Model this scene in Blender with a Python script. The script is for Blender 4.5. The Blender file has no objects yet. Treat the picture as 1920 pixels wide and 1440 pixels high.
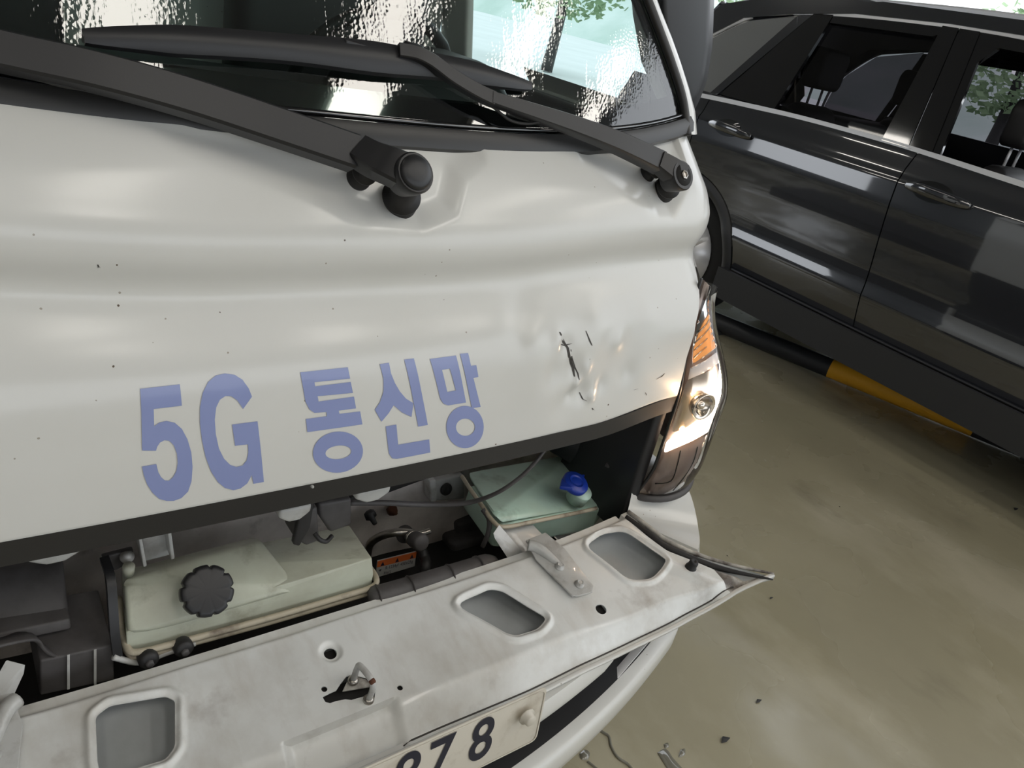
import bpy, bmesh, math, random
from mathutils import Vector, Matrix
from mathutils.geometry import interpolate_bezier
random.seed(7)
# ------------------------------------------------------------------ camera
FPX = 1442.0
CAM = Vector((-.454, -.79, 1.45))
AX = Vector((1940, -275, FPX)).normalized()          # world axes in camera space (x right, y down, z forward)
AY = Vector((-1213, -1000, FPX)); AY = (AY - AX * AX.dot(AY)).normalized()
AZ = AX.cross(AY)
sc = bpy.context.scene
cd = bpy.data.cameras.new('camera'); cam = bpy.data.objects.new('camera', cd); sc.collection.objects.link(cam)
cd.sensor_width = 36; cd.lens = FPX / 1920 * 36; cd.clip_start = .02; cd.clip_end = 500
R = Matrix(((AX.x, -AX.y, -AX.z), (AY.x, -AY.y, -AY.z), (AZ.x, -AZ.y, -AZ.z)))
cam.matrix_world = Matrix.Translation(CAM) @ R.to_4x4()
sc.camera = cam
# ------------------------------------------------------------------ world, exposure
w = bpy.data.worlds.new('overcast'); sc.world = w; w.use_nodes = True
nt = w.node_tree; bg = nt.nodes['Background']
bg.inputs['Color'].default_value = (.90, .945, 1.0, 1); bg.inputs['Strength'].default_value = 2.1
sc.view_settings.view_transform = 'Standard'; sc.view_settings.look = 'None'
sc.view_settings.exposure = 0.13; sc.view_settings.gamma = 1.0; sc.view_settings.use_curve_mapping = False
LAMP = 8.0        # strength of the ceiling light panels
# ------------------------------------------------------------------ measuring helpers (pixel of the photograph -> point on a real surface)
def ray(px, py):
    d = Vector((px - 960, py - 720, FPX)); return Vector((AX.dot(d), AY.dot(d), AZ.dot(d))).normalized()
def at(px, py, axis, v):
    r = ray(px, py); return CAM + r * ((v - CAM[axis]) / r[axis])
def Y(px, py, y): return at(px, py, 1, y)
def Zp(px, py, z): return at(px, py, 2, z)
def Xp(px, py, x): return at(px, py, 0, x)
def onto(px, py, F, axis, t0=.3, t1=4):
    r = ray(px, py)
    g = lambda t: F(CAM + r * t) - (CAM + r * t)[axis]
    t = t0; s = g(t)
    while t < t1 and g(t + .02) * s > 0: t += .02
    a, b = t, t + .02
    for i in range(26):
        m = (a + b) / 2
        if g(m) * s > 0: a = m
        else: b = m
    return CAM + r * a
def lerp(a, b, t): return a + (b - a) * t
def interp(x, xs, ys):
    if x <= xs[0]: return ys[0]
    for i in range(1, len(xs)):
        if x <= xs[i]:
            t = (x - xs[i-1]) / (xs[i] - xs[i-1]); return ys[i-1] + (ys[i] - ys[i-1]) * t
    return ys[-1]
def sm(a, b, x):
    t = max(0, min(1, (x - a) / (b - a))); return t * t * (3 - 2 * t)
def smi(x, xs, ys):                                   # smooth monotone-ish interpolation
    return sum(interp(x + d, xs, ys) for d in (-.012, -.006, 0, .006, .012)) / 5
# ------------------------------------------------------------------ materials
def mat(name, col, rough=.5, metal=0, coat=0, spec=.5, emis=None, es=0, alpha=1, trans=0, sss=0):
    m = bpy.data.materials.new(name); m.use_nodes = True
    b = m.node_tree.nodes['Principled BSDF']
    b.inputs['Base Color'].default_value = (*col, 1); b.inputs['Roughness'].default_value = rough
    b.inputs['Metallic'].default_value = metal; b.inputs['Coat Weight'].default_value = coat
    b.inputs['Coat Roughness'].default_value = .16 if name == 'white_paint' else .04; b.inputs['Specular IOR Level'].default_value = spec
    if emis: b.inputs['Emission Color'].default_value = (*emis, 1); b.inputs['Emission Strength'].default_value = es
    b.inputs['Transmission Weight'].default_value = trans; b.inputs['Alpha'].default_value = alpha
    if sss: b.inputs['Subsurface Weight'].default_value = sss; b.inputs['Subsurface Radius'].default_value = (.02, .02, .015)
    return m
def nd(m, t, **k):
    n = m.node_tree.nodes.new(t)
    for a, v in k.items():
        if a in n.inputs: n.inputs[a].default_value = v
        else: setattr(n, a, v)
    return n
def lk(m, a, b): m.node_tree.links.new(a, b)
def coords(m, scale=(1, 1, 1)):
    g = nd(m, 'ShaderNodeNewGeometry'); mp = nd(m, 'ShaderNodeMapping'); mp.inputs['Scale'].default_value = scale
    lk(m, g.outputs['Position'], mp.inputs['Vector']); return mp.outputs['Vector']
def dirt(m, base, dcol, scale=6, lo=.45, hi=.7, amount=.8, stretch=(1, 1, 1), detail=8, prev=None, seed=0, rough=.6):
    """blend a dirt colour over the base with fractal noise"""
    b = m.node_tree.nodes['Principled BSDF']
    v = coords(m, stretch); n = nd(m, 'ShaderNodeTexNoise', Scale=scale, Detail=detail, Roughness=rough)
    n.noise_dimensions = '4D'; n.inputs['W'].default_value = seed
    lk(m, v, n.inputs['Vector'])
    r = nd(m, 'ShaderNodeMapRange'); r.inputs['From Min'].default_value = lo; r.inputs['From Max'].default_value = hi
    r.inputs['To Max'].default_value = amount; lk(m, n.outputs['Fac'], r.inputs['Value'])
    x = nd(m, 'ShaderNodeMix'); x.data_type = 'RGBA'
    lk(m, r.outputs['Result'], x.inputs[0])
    if prev is None: x.inputs[6].default_value = (*base, 1)
    else: lk(m, prev, x.inputs[6])
    x.inputs[7].default_value = (*dcol, 1); lk(m, x.outputs[2], b.inputs['Base Color'])
    return x.outputs[2]
def bump(m, scale=200, strength=.2, dist=.001, stretch=(1, 1, 1), detail=2):
    b = m.node_tree.nodes['Principled BSDF']; v = coords(m, stretch)
    n = nd(m, 'ShaderNodeTexNoise', Scale=scale, Detail=detail); lk(m, v, n.inputs['Vector'])
    u = nd(m, 'ShaderNodeBump', Strength=strength, Distance=dist); lk(m, n.outputs['Fac'], u.inputs['Height'])
    lk(m, u.outputs['Normal'], b.inputs['Normal']); return u
WHITE = (.655, .65, .62)
def specks(m, prev, col, scale, thr, seed):
    b = m.node_tree.nodes['Principled BSDF']; v = coords(m, (1, 1, 1))
    vo = nd(m, 'ShaderNodeTexVoronoi', Scale=scale); vo.inputs['Randomness'].default_value = 1
    lk(m, v, vo.inputs['Vector'])
    wn = nd(m, 'ShaderNodeTexWhiteNoise'); lk(m, vo.outputs['Position'], wn.inputs['Vector'])
    c1 = nd(m, 'ShaderNodeMath', operation='LESS_THAN'); lk(m, wn.outputs['Value'], c1.inputs[0]); c1.inputs[1].default_value = seed
    n = nd(m, 'ShaderNodeTexNoise', Scale=scale * 6); lk(m, v, n.inputs['Vector'])
    ad = nd(m, 'ShaderNodeMath', operation='MULTIPLY_ADD'); lk(m, n.outputs['Fac'], ad.inputs[0]); ad.inputs[1].default_value = -thr*.8; lk(m, vo.outputs['Distance'], ad.inputs[2])
    c2 = nd(m, 'ShaderNodeMath', operation='LESS_THAN'); lk(m, ad.outputs[0], c2.inputs[0]); c2.inputs[1].default_value = thr*.35
    mu = nd(m, 'ShaderNodeMath', operation='MULTIPLY'); lk(m, c1.outputs[0], mu.inputs[0]); lk(m, c2.outputs[0], mu.inputs[1])
    x = nd(m, 'ShaderNodeMix'); x.data_type = 'RGBA'; lk(m, mu.outputs[0], x.inputs[0]); lk(m, prev, x.inputs[6])
    x.inputs[7].default_value = (*col, 1); lk(m, x.outputs[2], b.inputs['Base Color']); return x.outputs[2]
M = {}
M['paint'] = mat('white_paint', WHITE, .35, coat=.55, spec=.3)
o_ = dirt(M['paint'], WHITE, (.60, .595, .55), 5, .4, .8, .5)
o_ = dirt(M['paint'], WHITE, (.55, .51, .42), 9, .66, .8, .4, prev=o_, seed=3)
o_ = specks(M['paint'], o_, (.10, .075, .05), 34, .075, .13)
specks(M['paint'], o_, (.34, .31, .26), 51, .09, .2)
M['dirty'] = mat('dirty_white_paint', (.55, .55, .53), .4, coat=.35)
o_ = dirt(M['dirty'], (.76, .77, .75), (.50, .48, .43), 7, .45, .75, .8)
o_ = dirt(M['dirty'], WHITE, (.20, .16, .12), 9, .57, .76, .7, prev=o_, seed=5, detail=12)
dirt(M['dirty'], WHITE, (.46, .42, .36), 14, .5, .75, .6, stretch=(1, .3, 1), prev=o_, seed=9)
M['grime'] = mat('grimy_edge_paint', (.35, .32, .28), .5, coat=.3)
dirt(M['grime'], (.55, .53, .48), (.07, .05, .04), 18, .4, .58, .9, detail=12)
M['inner'] = mat('engine_bay_paint', (.3, .27, .25), .55)
o_ = dirt(M['inner'], (.86, .80, .75), (.46, .40, .36), 8, .4, .7, .8)
dirt(M['inner'], WHITE, (.10, .075, .06), 13, .58, .78, .8, prev=o_, seed=4)
M['skinback'] = mat('skin_backside_paint', (.40, .42, .43), .5)
dirt(M['skinback'], (.50, .525, .535), (.34, .36, .36), 8, .4, .7, .6)
M['rubber'] = mat('black_rubber', (.018, .017, .017), .55); bump(M['rubber'], 90, .3)
M['seal'] = mat('black_seal_rubber', (.02, .019, .018), .4)
M['plastic'] = mat('black_plastic', (.014, .014, .0155), .42); bump(M['plastic'], 500, .12, .0005)
M['gloss'] = mat('gloss_black', (.006, .006, .007), .08, coat=.6)
M['greyp'] = mat('grey_plastic', (.075, .072, .072), .55); dirt(M['greyp'], (.085, .08, .08), (.035, .03, .028), 14, .4, .7, .8)
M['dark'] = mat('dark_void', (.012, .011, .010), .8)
M['tank'] = mat('milky_tank_plastic', (.5, .53, .42), .38, sss=.25)
o_ = dirt(M['tank'], (.50, .525, .43), (.36, .35, .27), 8, .45, .7, .7)
dirt(M['tank'], WHITE, (.14, .11, .06), 17, .55, .76, .7, prev=o_, seed=2, detail=12)
M['flange'] = mat('yellowed_flange', (.42, .36, .26), .5); dirt(M['flange'], (.46, .41, .31), (.10, .07, .05), 20, .5, .7, .8)
M['wtank'] = mat('washer_tank_plastic', (.36, .52, .43), .35, sss=.25)
o_ = dirt(M['wtank'], (.50, .68, .58), (.40, .50, .42), 7, .4, .7, .7)
dirt(M['wtank'], WHITE, (.10, .11, .07), 13, .53, .76, .75, prev=o_, seed=8, detail=12)
M['blue'] = mat('blue_plastic', (.008, .035, .30), .35)
M['letter'] = mat('periwinkle_vinyl', (.24, .285, .52), .3, coat=.3)
M['steel'] = mat('painted_steel', (.45, .45, .43), .35, coat=.3); dirt(M['steel'], (.5, .5, .48), (.2, .17, .14), 22, .5, .75, .8)
M['metal'] = mat('bare_metal', (.5, .47, .43), .3, metal=1); dirt(M['metal'], (.5, .47, .43), (.2, .16, .12), 20, .45, .7, .8)
M['chrome'] = mat('chrome', (.75, .75, .74), .12, metal=1)
M['satin'] = mat('satin_aluminium', (.93, .93, .95), .32, metal=.35)
M['rust'] = mat('rust', (.10, .035, .015), .8)
M['scratch'] = mat('scratch_dark', (.05, .045, .04), .7)
M['seam'] = mat('seam_shadow_gap', (.01, .01, .01), .8)
M['plate'] = mat('licence_plate_white', (.62, .57, .47), .4); dirt(M['plate'], (.6, .56, .48), (.25, .19, .12), 16, .55, .75, .6)
M['ink'] = mat('black_ink', (.012, .014, .03), .4)
M['orange'] = mat('label_orange', (.60, .14, .035), .5)
M['lab'] = mat('label_grey', (.36, .36, .34), .5)
M['amber'] = mat('amber_reflector', (.85, .42, .16), .25, metal=.35, emis=(1, .42, .12), es=.35)
M['pink'] = mat('lamp_bezel', (.48, .40, .36), .3, metal=.6)
M['bowl'] = mat('lamp_reflector', (.8, .72, .62), .18, metal=.9)
M['glow'] = mat('running_light', (1, .9, .8), .4, emis=(1, .80, .62), es=7)
M['bulb'] = mat('lit_bulb', (1, .8, .6), .4, emis=(1, .62, .32), es=9)
M['suv'] = mat('dark_grey_metallic', (.019, .021, .027), .2, metal=.2, coat=1, spec=.6)
for k_ in ('suv', 'gloss'): M[k_].node_tree.nodes['Principled BSDF'].inputs['Coat IOR'].default_value = 2.1
M['clad'] = mat('dark_cladding', (.03, .031, .034), .42)
M['leather'] = mat('black_leather', (.022, .021, .022), .5)
M['yellow'] = mat('yellow_paint', (.55, .25, .015), .45); dirt(M['yellow'], (.85, .43, .03), (.5, .25, .03), 8, .5, .75, .6)
M['tyre'] = mat('tyre_rubber', (.012, .012, .012), .75)
M['col'] = mat('column_white', (.6, .6, .58), .6)
M['ceil'] = mat('ceiling_dark', (.16, .16, .16), .7)
M['lamp'] = mat('ceiling_panel_light', (1, 1, 1), .5, emis=(1, .95, .87), es=LAMP)
def glass(name, tint, bumps=None, refl=1.0, streak=None):
    m = bpy.data.materials.new(name); m.use_nodes = True; n = m.node_tree; n.nodes.clear()
    out = n.nodes.new('ShaderNodeOutputMaterial'); mx = n.nodes.new('ShaderNodeMixShader')
    tr = n.nodes.new('ShaderNodeBsdfTransparent'); tr.inputs[0].default_value = (*tint, 1)
    gl = n.nodes.new('ShaderNodeBsdfGlossy'); gl.inputs['Roughness'].default_value = .02; gl.inputs[0].default_value = (refl, refl, refl, 1)
    fr = n.nodes.new('ShaderNodeFresnel'); fr.inputs[0].default_value = 1.6
    n.links.new(fr.outputs[0], mx.inputs[0]); n.links.new(tr.outputs[0], mx.inputs[1]); n.links.new(gl.outputs[0], mx.inputs[2])
    n.links.new(mx.outputs[0], out.inputs[0]); return m, gl, fr, mx, out, tr
# ------------------------------------------------------------------ object helpers
def link(o, parent=None):
    sc.collection.objects.link(o)
    if parent: o.parent = parent; 
    return o
def tag(o, label=None, cat=None, group=None, kind=None):
    if label: o['label'] = label
    if cat: o['category'] = cat
    if group: o['group'] = group
    if kind: o['kind'] = kind
    return o
def empty(name, loc=(0, 0, 0)):
    o = bpy.data.objects.new(name, None); o.location = loc; o.empty_display_size = .1; return link(o)
def mesh(name, vs, fs, m, parent=None, smooth=True, label=None, auto=None):
    me = bpy.data.meshes.new(name); me.from_pydata([tuple(v) for v in vs], [], fs); me.validate(); me.update()
    bm = bmesh.new(); bm.from_mesh(me); bmesh.ops.recalc_face_normals(bm, faces=bm.faces); bm.to_mesh(me); bm.free()
    if m: me.materials.append(m)
    if smooth:
        me.polygons.foreach_set('use_smooth', [True] * len(me.polygons))
        if auto: me.set_sharp_from_angle(angle=math.radians(auto))
    o = bpy.data.objects.new(name, me); link(o, parent)
    if label: o['label'] = label
    return o
def grid(fn, nu, nv):
    vs = [fn(i / nu, j / nv) for j in range(nv + 1) for i in range(nu + 1)]
    fs = [(j*(nu+1)+i, j*(nu+1)+i+1, (j+1)*(nu+1)+i+1, (j+1)*(nu+1)+i) for j in range(nv) for i in range(nu)]
    return vs, fs
def merge(*parts):
    vs, fs = [], []
    for v, f in parts:
        k = len(vs); vs += list(v); fs += [tuple(i + k for i in q) for q in f]
    return vs, fs
def box(a, b):
    (x0, y0, z0), (x1, y1, z1) = a, b
    vs = [Vector((x, y, z)) for x in (x0, x1) for y in (y0, y1) for z in (z0, z1)]
    return vs, [(0, 1, 3, 2), (4, 6, 7, 5), (0, 4, 5, 1), (2, 3, 7, 6), (0, 2, 6, 4), (1, 5, 7, 3)]
def spline(pts, n=6):
    pts = [Vector(p) for p in pts]; out = []
    for i in range(len(pts) - 1):
        p0 = pts[max(i-1, 0)]; p1 = pts[i]; p2 = pts[i+1]; p3 = pts[min(i+2, len(pts)-1)]
        for k in range(n):
            t = k / n
            out.append(.5 * ((2*p1) + (p2-p0)*t + (2*p0-5*p1+4*p2-p3)*t*t + (3*p1-p0-3*p2+p3)*t**3))
    out.append(pts[-1]); return out
def tube(pts, r, seg=10, smoothn=6, cap=True):
    if smoothn: 
        rs = r if hasattr(r, '__len__') else None
        n0 = len(pts); pts = spline(pts, smoothn)
        if rs: r = [interp(i / smoothn, list(range(n0)), list(rs)) for i in range(len(pts))]
    pts = [Vector(p) for p in pts]; vs, fs = [], []
    up = Vector((0, 0, 1)); d0 = (pts[1] - pts[0]).normalized()
    if abs(d0.dot(up)) > .9: up = Vector((0, 1, 0))
    a = d0.cross(up).normalized()
    for i, p in enumerate(pts):
        d = (pts[min(i+1, len(pts)-1)] - pts[max(i-1, 0)]).normalized()
        a = (a - d * a.dot(d)).normalized(); b = d.cross(a)
        rr = r[i] if hasattr(r, '__len__') else r
        for k in range(seg):
            t = 2 * math.pi * k / seg; vs.append(p + (a * math.cos(t) + b * math.sin(t)) * rr)
    for i in range(len(pts) - 1):
        for k in range(seg):
            k2 = (k + 1) % seg; fs.append((i*seg+k, i*seg+k2, (i+1)*seg+k2, (i+1)*seg+k))
    if cap: fs.append(tuple(range(seg))[::-1]); fs.append(tuple((len(pts)-1)*seg + k for k in range(seg)))
    return vs, fs
def lathe(o, axis, prof, seg=24, wav=0, nw=8):
    """prof = [(distance along axis, radius)], closed with caps"""
    o = Vector(o); ax = Vector(axis).normalized(); a = ax.orthogonal().normalized(); b = ax.cross(a); vs, fs = [], []
    for h, r in prof:
        for k in range(seg):
            t = 2 * math.pi * k / seg
            rr = r * (1 - wav * max(0, math.cos(t * nw)) ** 6)
            vs.append(o + ax * h + (a * math.cos(t) + b * math.sin(t)) * rr)
    n = len(prof)
    for i in range(n - 1):
        for k in range(seg):
            k2 = (k + 1) % seg; fs.append((i*seg+k, i*seg+k2, (i+1)*seg+k2, (i+1)*seg+k))
    fs.append(tuple(range(seg))[::-1]); fs.append(tuple((n-1)*seg + k for k in range(seg)))
    return vs, fs
def sweep(pts, section, up, smoothn=5):
    """section(t) -> closed list of (side, up) offsets"""
    n0 = len(pts); P = spline(pts, smoothn) if smoothn else [Vector(p) for p in pts]; vs, fs = [], []; up = Vector(up).normalized(); n = len(P)
    for i, p in enumerate(P):
        d = (P[min(i+1, n-1)] - P[max(i-1, 0)]).normalized(); s = d.cross(up).normalized(); u = s.cross(d)
        S = section(i / (n - 1)); k = len(S)
        for (x, y) in S: vs.append(p + s * x + u * y)
    for i in range(n - 1):
        for j in range(k):
            j2 = (j + 1) % k; fs.append((i*k+j, i*k+j2, (i+1)*k+j2, (i+1)*k+j))
    fs.append(tuple(range(k))[::-1]); fs.append(tuple((n-1)*k + j for j in range(k)))
    return vs, fs
def hull(name, pts, m, parent=None, bevel=.004, seg=3, label=None, sub=0):
    bm = bmesh.new()
    for p in pts: bm.verts.new(p)
    r = bmesh.ops.convex_hull(bm, input=bm.verts)
    bmesh.ops.delete(bm, geom=[v for v in bm.verts if not v.link_faces], context='VERTS')
    bmesh.ops.dissolve_limit(bm, angle_limit=math.radians(4), verts=bm.verts, edges=bm.edges)
    if bevel: bmesh.ops.bevel(bm, geom=bm.edges[:], offset=bevel, segments=seg, affect='EDGES', profile=.5, clamp_overlap=True)
    bmesh.ops.recalc_face_normals(bm, faces=bm.faces)
    me = bpy.data.meshes.new(name); bm.to_mesh(me); bm.free(); me.materials.append(m)
    me.polygons.foreach_set('use_smooth', [True] * len(me.polygons)); me.set_sharp_from_angle(angle=math.radians(40))
    o = bpy.data.objects.new(name, me); link(o, parent)
    if label: o['label'] = label
    return o
def bevelbox(name, a, b, m, parent=None, bevel=.004, rot=None, label=None):
    vs, _ = box(a, b)
    if rot:
        c = (Vector(a) + Vector(b)) / 2; vs = [c + rot @ (v - c) for v in vs]
    return hull(name, vs, m, parent, bevel, label=label)
def poly_fill(loops, res=0):
    """2D loops -> triangulated (verts2d, faces); inner loops are holes"""
    cu = bpy.data.curves.new('tmp', 'CURVE'); cu.dimensions = '2D'; cu.fill_mode = 'BOTH'
    for L in loops:
        s = cu.splines.new('POLY'); s.points.add(len(L) - 1); s.use_cyclic_u = True
        for i, (x, y) in enumerate(L): s.points[i].co = (x, y, 0, 1)
    ob = bpy.data.objects.new('tmp', cu); sc.collection.objects.link(ob)
    me = bpy.data.meshes.new_from_object(ob.evaluated_get(bpy.context.evaluated_depsgraph_get()))
    vs = [v.co.copy() for v in me.vertices]; fs = [tuple(p.vertices) for p in me.polygons]
    bpy.data.objects.remove(ob); bpy.data.curves.remove(cu); bpy.data.meshes.remove(me)
    return vs, fs
def drape(name, loops, place, m, parent, cut=.015, thick=.0012, label=None):
    """fill 2D loops, slice them fine, then lay them on a surface: place(x, y, lift) -> 3D point"""
    vs, fs = poly_fill(loops)
    bm = bmesh.new(); bv = [bm.verts.new(v) for v in vs]
    for f in fs:
        try: bm.faces.new([bv[i] for i in f])
        except ValueError: pass
    bmesh.ops.remove_doubles(bm, verts=bm.verts, dist=1e-6)
    bmesh.ops.dissolve_limit(bm, angle_limit=.01, verts=bm.verts, edges=bm.edges)
    xs = [v.x for v in vs]; ys = [v.y for v in vs]
    for ax, lo, hi in ((0, min(xs), max(xs)), (1, min(ys), max(ys))):
        n = int((hi - lo) / cut)
        for i in range(1, n + 1):
            co = [0, 0, 0]; co[ax] = lo + i * cut; no = [0, 0, 0]; no[ax] = 1
            bmesh.ops.bisect_plane(bm, geom=bm.verts[:] + bm.edges[:] + bm.faces[:], plane_co=co, plane_no=no)
    flat = [(v.co.x, v.co.y) for v in bm.verts]
    if thick:
        for v, (x, y) in zip(bm.verts, flat): v.co = place(x, y, thick)
    else:
        for v, (x, y) in zip(bm.verts, flat): v.co = place(x, y, .0006)
    bmesh.ops.triangulate(bm, faces=[f for f in bm.faces if len(f.verts) > 4])
    me = bpy.data.meshes.new(name); bm.to_mesh(me); bm.free(); me.materials.append(m)
    me.polygons.foreach_set('use_smooth', [True] * len(me.polygons))
    o = bpy.data.objects.new(name, me); link(o, parent)
    if label: o['label'] = label
    return o
def roundpoly(P, r=.3, n=4):
    """round the corners of a 2D polygon, r as fraction of the shorter side"""
    out = []; N = len(P)
    for i in range(N):
        a, b, c = Vector(P[i-1][:2]), Vector(P[i][:2]), Vector(P[(i+1) % N][:2])
        d = min((a-b).length, (c-b).length) * r
        p = b + (a-b).normalized() * d; q = b + (c-b).normalized() * d
        for k in range(n + 1):
            t = k / n; out.append(tuple((1-t)**2 * p + 2*t*(1-t) * b + t*t * q))
    return out
def ellipse(c, rx, ry, rot=0, n=40):
    cr, sr = math.cos(rot), math.sin(rot)
    return [(c[0] + rx*math.cos(t)*cr - ry*math.sin(t)*sr, c[1] + rx*math.cos(t)*sr + ry*math.sin(t)*cr) for t in [2*math.pi*k/n for k in range(n)]]
def text(name, s, frame, h, m, parent, sx=1, bold=0, thick=.0):
    """flat lettering from the built-in font. frame = (origin, right, up) as 3D vectors, centred"""
    cu = bpy.data.curves.new('t', 'FONT'); cu.body = s; cu.size = 1; cu.align_x = 'CENTER'; cu.align_y = 'CENTER'; cu.offset = bold
    ob = bpy.data.objects.new('t', cu); sc.collection.objects.link(ob)
    me = bpy.data.meshes.new_from_object(ob.evaluated_get(bpy.context.evaluated_depsgraph_get()))
    o0, rt, up = [Vector(a) for a in frame]; rt = rt.normalized(); up = up.normalized()
    vs = [o0 + rt * v.co.x * h * sx + up * v.co.y * h for v in me.vertices]; fs = [tuple(p.vertices) for p in me.polygons]
    bpy.data.objects.remove(ob); bpy.data.curves.remove(cu)
    return mesh(name, vs, fs, m, parent, smooth=False)
# ================================================================== SETTING
m = M['floor'] = mat('epoxy_floor', (.30, .28, .20), .32, spec=.45)
o_ = dirt(m, (.37, .335, .225), (.29, .26, .175), 1.1, .35, .7, .9, seed=1)
o_ = dirt(m, (1, 1, 1), (.48, .44, .33), 1.6, .5, .62, .6, prev=o_, seed=6, detail=10, stretch=(1, .6, 1))
o_ = dirt(m, (1, 1, 1), (.13, .105, .07), 2.4, .58, .8, .75, prev=o_, seed=12, detail=12, stretch=(1.6, .7, 1))
o_ = specks(m, o_, (.03, .025, .02), 11, .05, .14)
n1 = nd(m, 'ShaderNodeTexNoise', Scale=1.7, Detail=4); lk(m, coords(m), n1.inputs['Vector'])
r1 = nd(m, 'ShaderNodeMapRange'); r1.inputs['From Min'].default_value = .4; r1.inputs['From Max'].default_value = .6
r1.inputs['To Min'].default_value = .10; r1.inputs['To Max'].default_value = .45; lk(m, n1.outputs['Fac'], r1.inputs['Value'])
lk(m, r1.outputs['Result'], m.node_tree.nodes['Principled BSDF'].inputs['Roughness']); bump(m, 25, .05, .002)
def plain(name, a, b, mt, kind='structure'):
    vs, fs = box(a, b); return tag(mesh(name, vs, fs, mt, smooth=False), kind=kind)
plain('floor', (-6, -9, -.2), (6.2, 9, 0), M['floor'])
mg = mat('outdoor_paving', (.62, .64, .66), .8); dirt(mg, (.62, .64, .66), (.5, .52, .54), .4, .4, .7, .6)
plain('ground', (6.2, -60, -.25), (40, 60, -.02), mg)
plain('ceiling', (-6, -9, 3.6), (4.7, 9, 3.8), M['ceil'])
mw = mat('wall_paint', (.20, .21, .22), .7); dirt(mw, (.2, .21, .22), (.13, .13, .14), .8, .4, .7, .7)
plain('wall_left', (-6.2, -9, 0), (-6, 6.1, 3.6), mw)
plain('wall_front', (-6, -9.2, 0), (4.2, -9, 1.0), mw)
plain('reflection_blocker', (-6.2, 6.1, 0), (-6, 9, 1.28), mw)  # added unseen low wall, keeps bright outdoor ground out of the car's reflections
plain('wall_rear', (-6, 9, 0), (-.5, 9.2, 3.6), mw)
# ceiling light panels running along the bay
for i, (x0, x1, y0, y1) in enumerate([(-.02, .42, -3.0, -1.5), (1.46, 1.84, -3.0, -1.2), (2.66, 2.96, -2.9, -1.0), (4.0, 4.3, -2.9, -1.0),
                                      (-1.6, -1.3, -3.0, -1.2), (-3.2, -2.9, -3.0, -1.2), (.6, .76, 2.7, 3.4), (2.2, 2.36, 3.2, 4), (-1.6, -1.3, .8, 4)]):
    L = empty('ceiling_light'); side = ['over the truck cab', 'in front of the truck, second row', 'between truck and car', 'above the dark car', 'left of the truck', 'nearest the left wall', 'behind the cab', 'behind the cab near the car', 'behind the cab on the left'][i]
    tag(L, 'long white ceiling light panel ' + side, 'ceiling light', 'ceiling light panels')
    vs, fs = box((x0, y0, 3.555), (x1, y1, 3.6)); mesh('housing', vs, fs, M['col'], L, False)
    vs, fs = box((x0 + .015, y0 + .015, 3.545), (x1 - .015, y1 - .015, 3.556)); mesh('diffuser', vs, fs, M['lamp'], L, False)
plain('ground', (-60, -60, -.25), (6.19, 60, -.21), mg)
# hillside and trees outside, seen through the car windows
M['leaf'] = mat('foliage_green', (.30, .42, .24), .8); dirt(M['leaf'], (.34, .47, .28), (.16, .26, .13), .9, .4, .65, .9)
M['hill'] = mat('hazy_hill', (.33, .46, .42), .9); dirt(M['hill'], (.55, .62, .61), (.38, .48, .44), .15, .4, .6, .8)
def hillf(u, v):
    y = -60 + 150 * u; x = 46 + 30 * v; h = (5.5 + 3 * math.sin(u * 9 + 1) + 1.2 * math.sin(u * 31)) * math.sin(math.pi * min(1, v * .9))
    return Vector((x, y, h - .3))
tag(mesh('wooded_hill', *grid(hillf, 60, 14), M['hill']), kind='structure')
def tree(x, y, h, r, label):
    t = empty('tree'); tag(t, label, 'tree', 'trees outside beyond the dark car')
    mesh('trunk', *tube([(x, y, 0), (x + .1, y, h * .5), (x, y + .1, h * .8)], [.16, .12, .05], 8), M['rubber'], t)
    vs, fs = [], []
    for k in range(1500):
        a = random.uniform(0, 2 * math.pi); b = random.uniform(-1, 1); q = r * random.uniform(.6, 1.05)
        c = Vector((x, y, h * .78)) + Vector((math.cos(a) * math.sqrt(1-b*b) * q, math.sin(a) * math.sqrt(1-b*b) * q, b * q * .7))
        d = Vector((random.uniform(-1, 1), random.uniform(-1, 1), random.uniform(-.5, .5))).normalized(); e = d.orthogonal().normalized()
        z = random.uniform(.045, .11) * r * .8; n = len(vs); vs += [c - d*z, c + e*z*.6, c + d*z, c - e*z*.6]; fs.append((n, n+1, n+2, n+3))
    tag(mesh('crown', vs, fs, M['leaf'], t, False), kind='stuff')
for a in [(17, 6.5, 3.0, 1.5, 'small spreading green tree outside, seen through the front door window'),
          (15, 11, 2.6, 1.6, 'round green tree outside, behind the rear headrest of the dark car'),
          (13, 16, 3.4, 2.0, 'bushy green tree outside, beyond the tail of the dark car'),
          (21, 3, 2.2, 1.5, 'low green shrub-like tree outside, at the right edge of the view')]: tree(*a)
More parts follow.
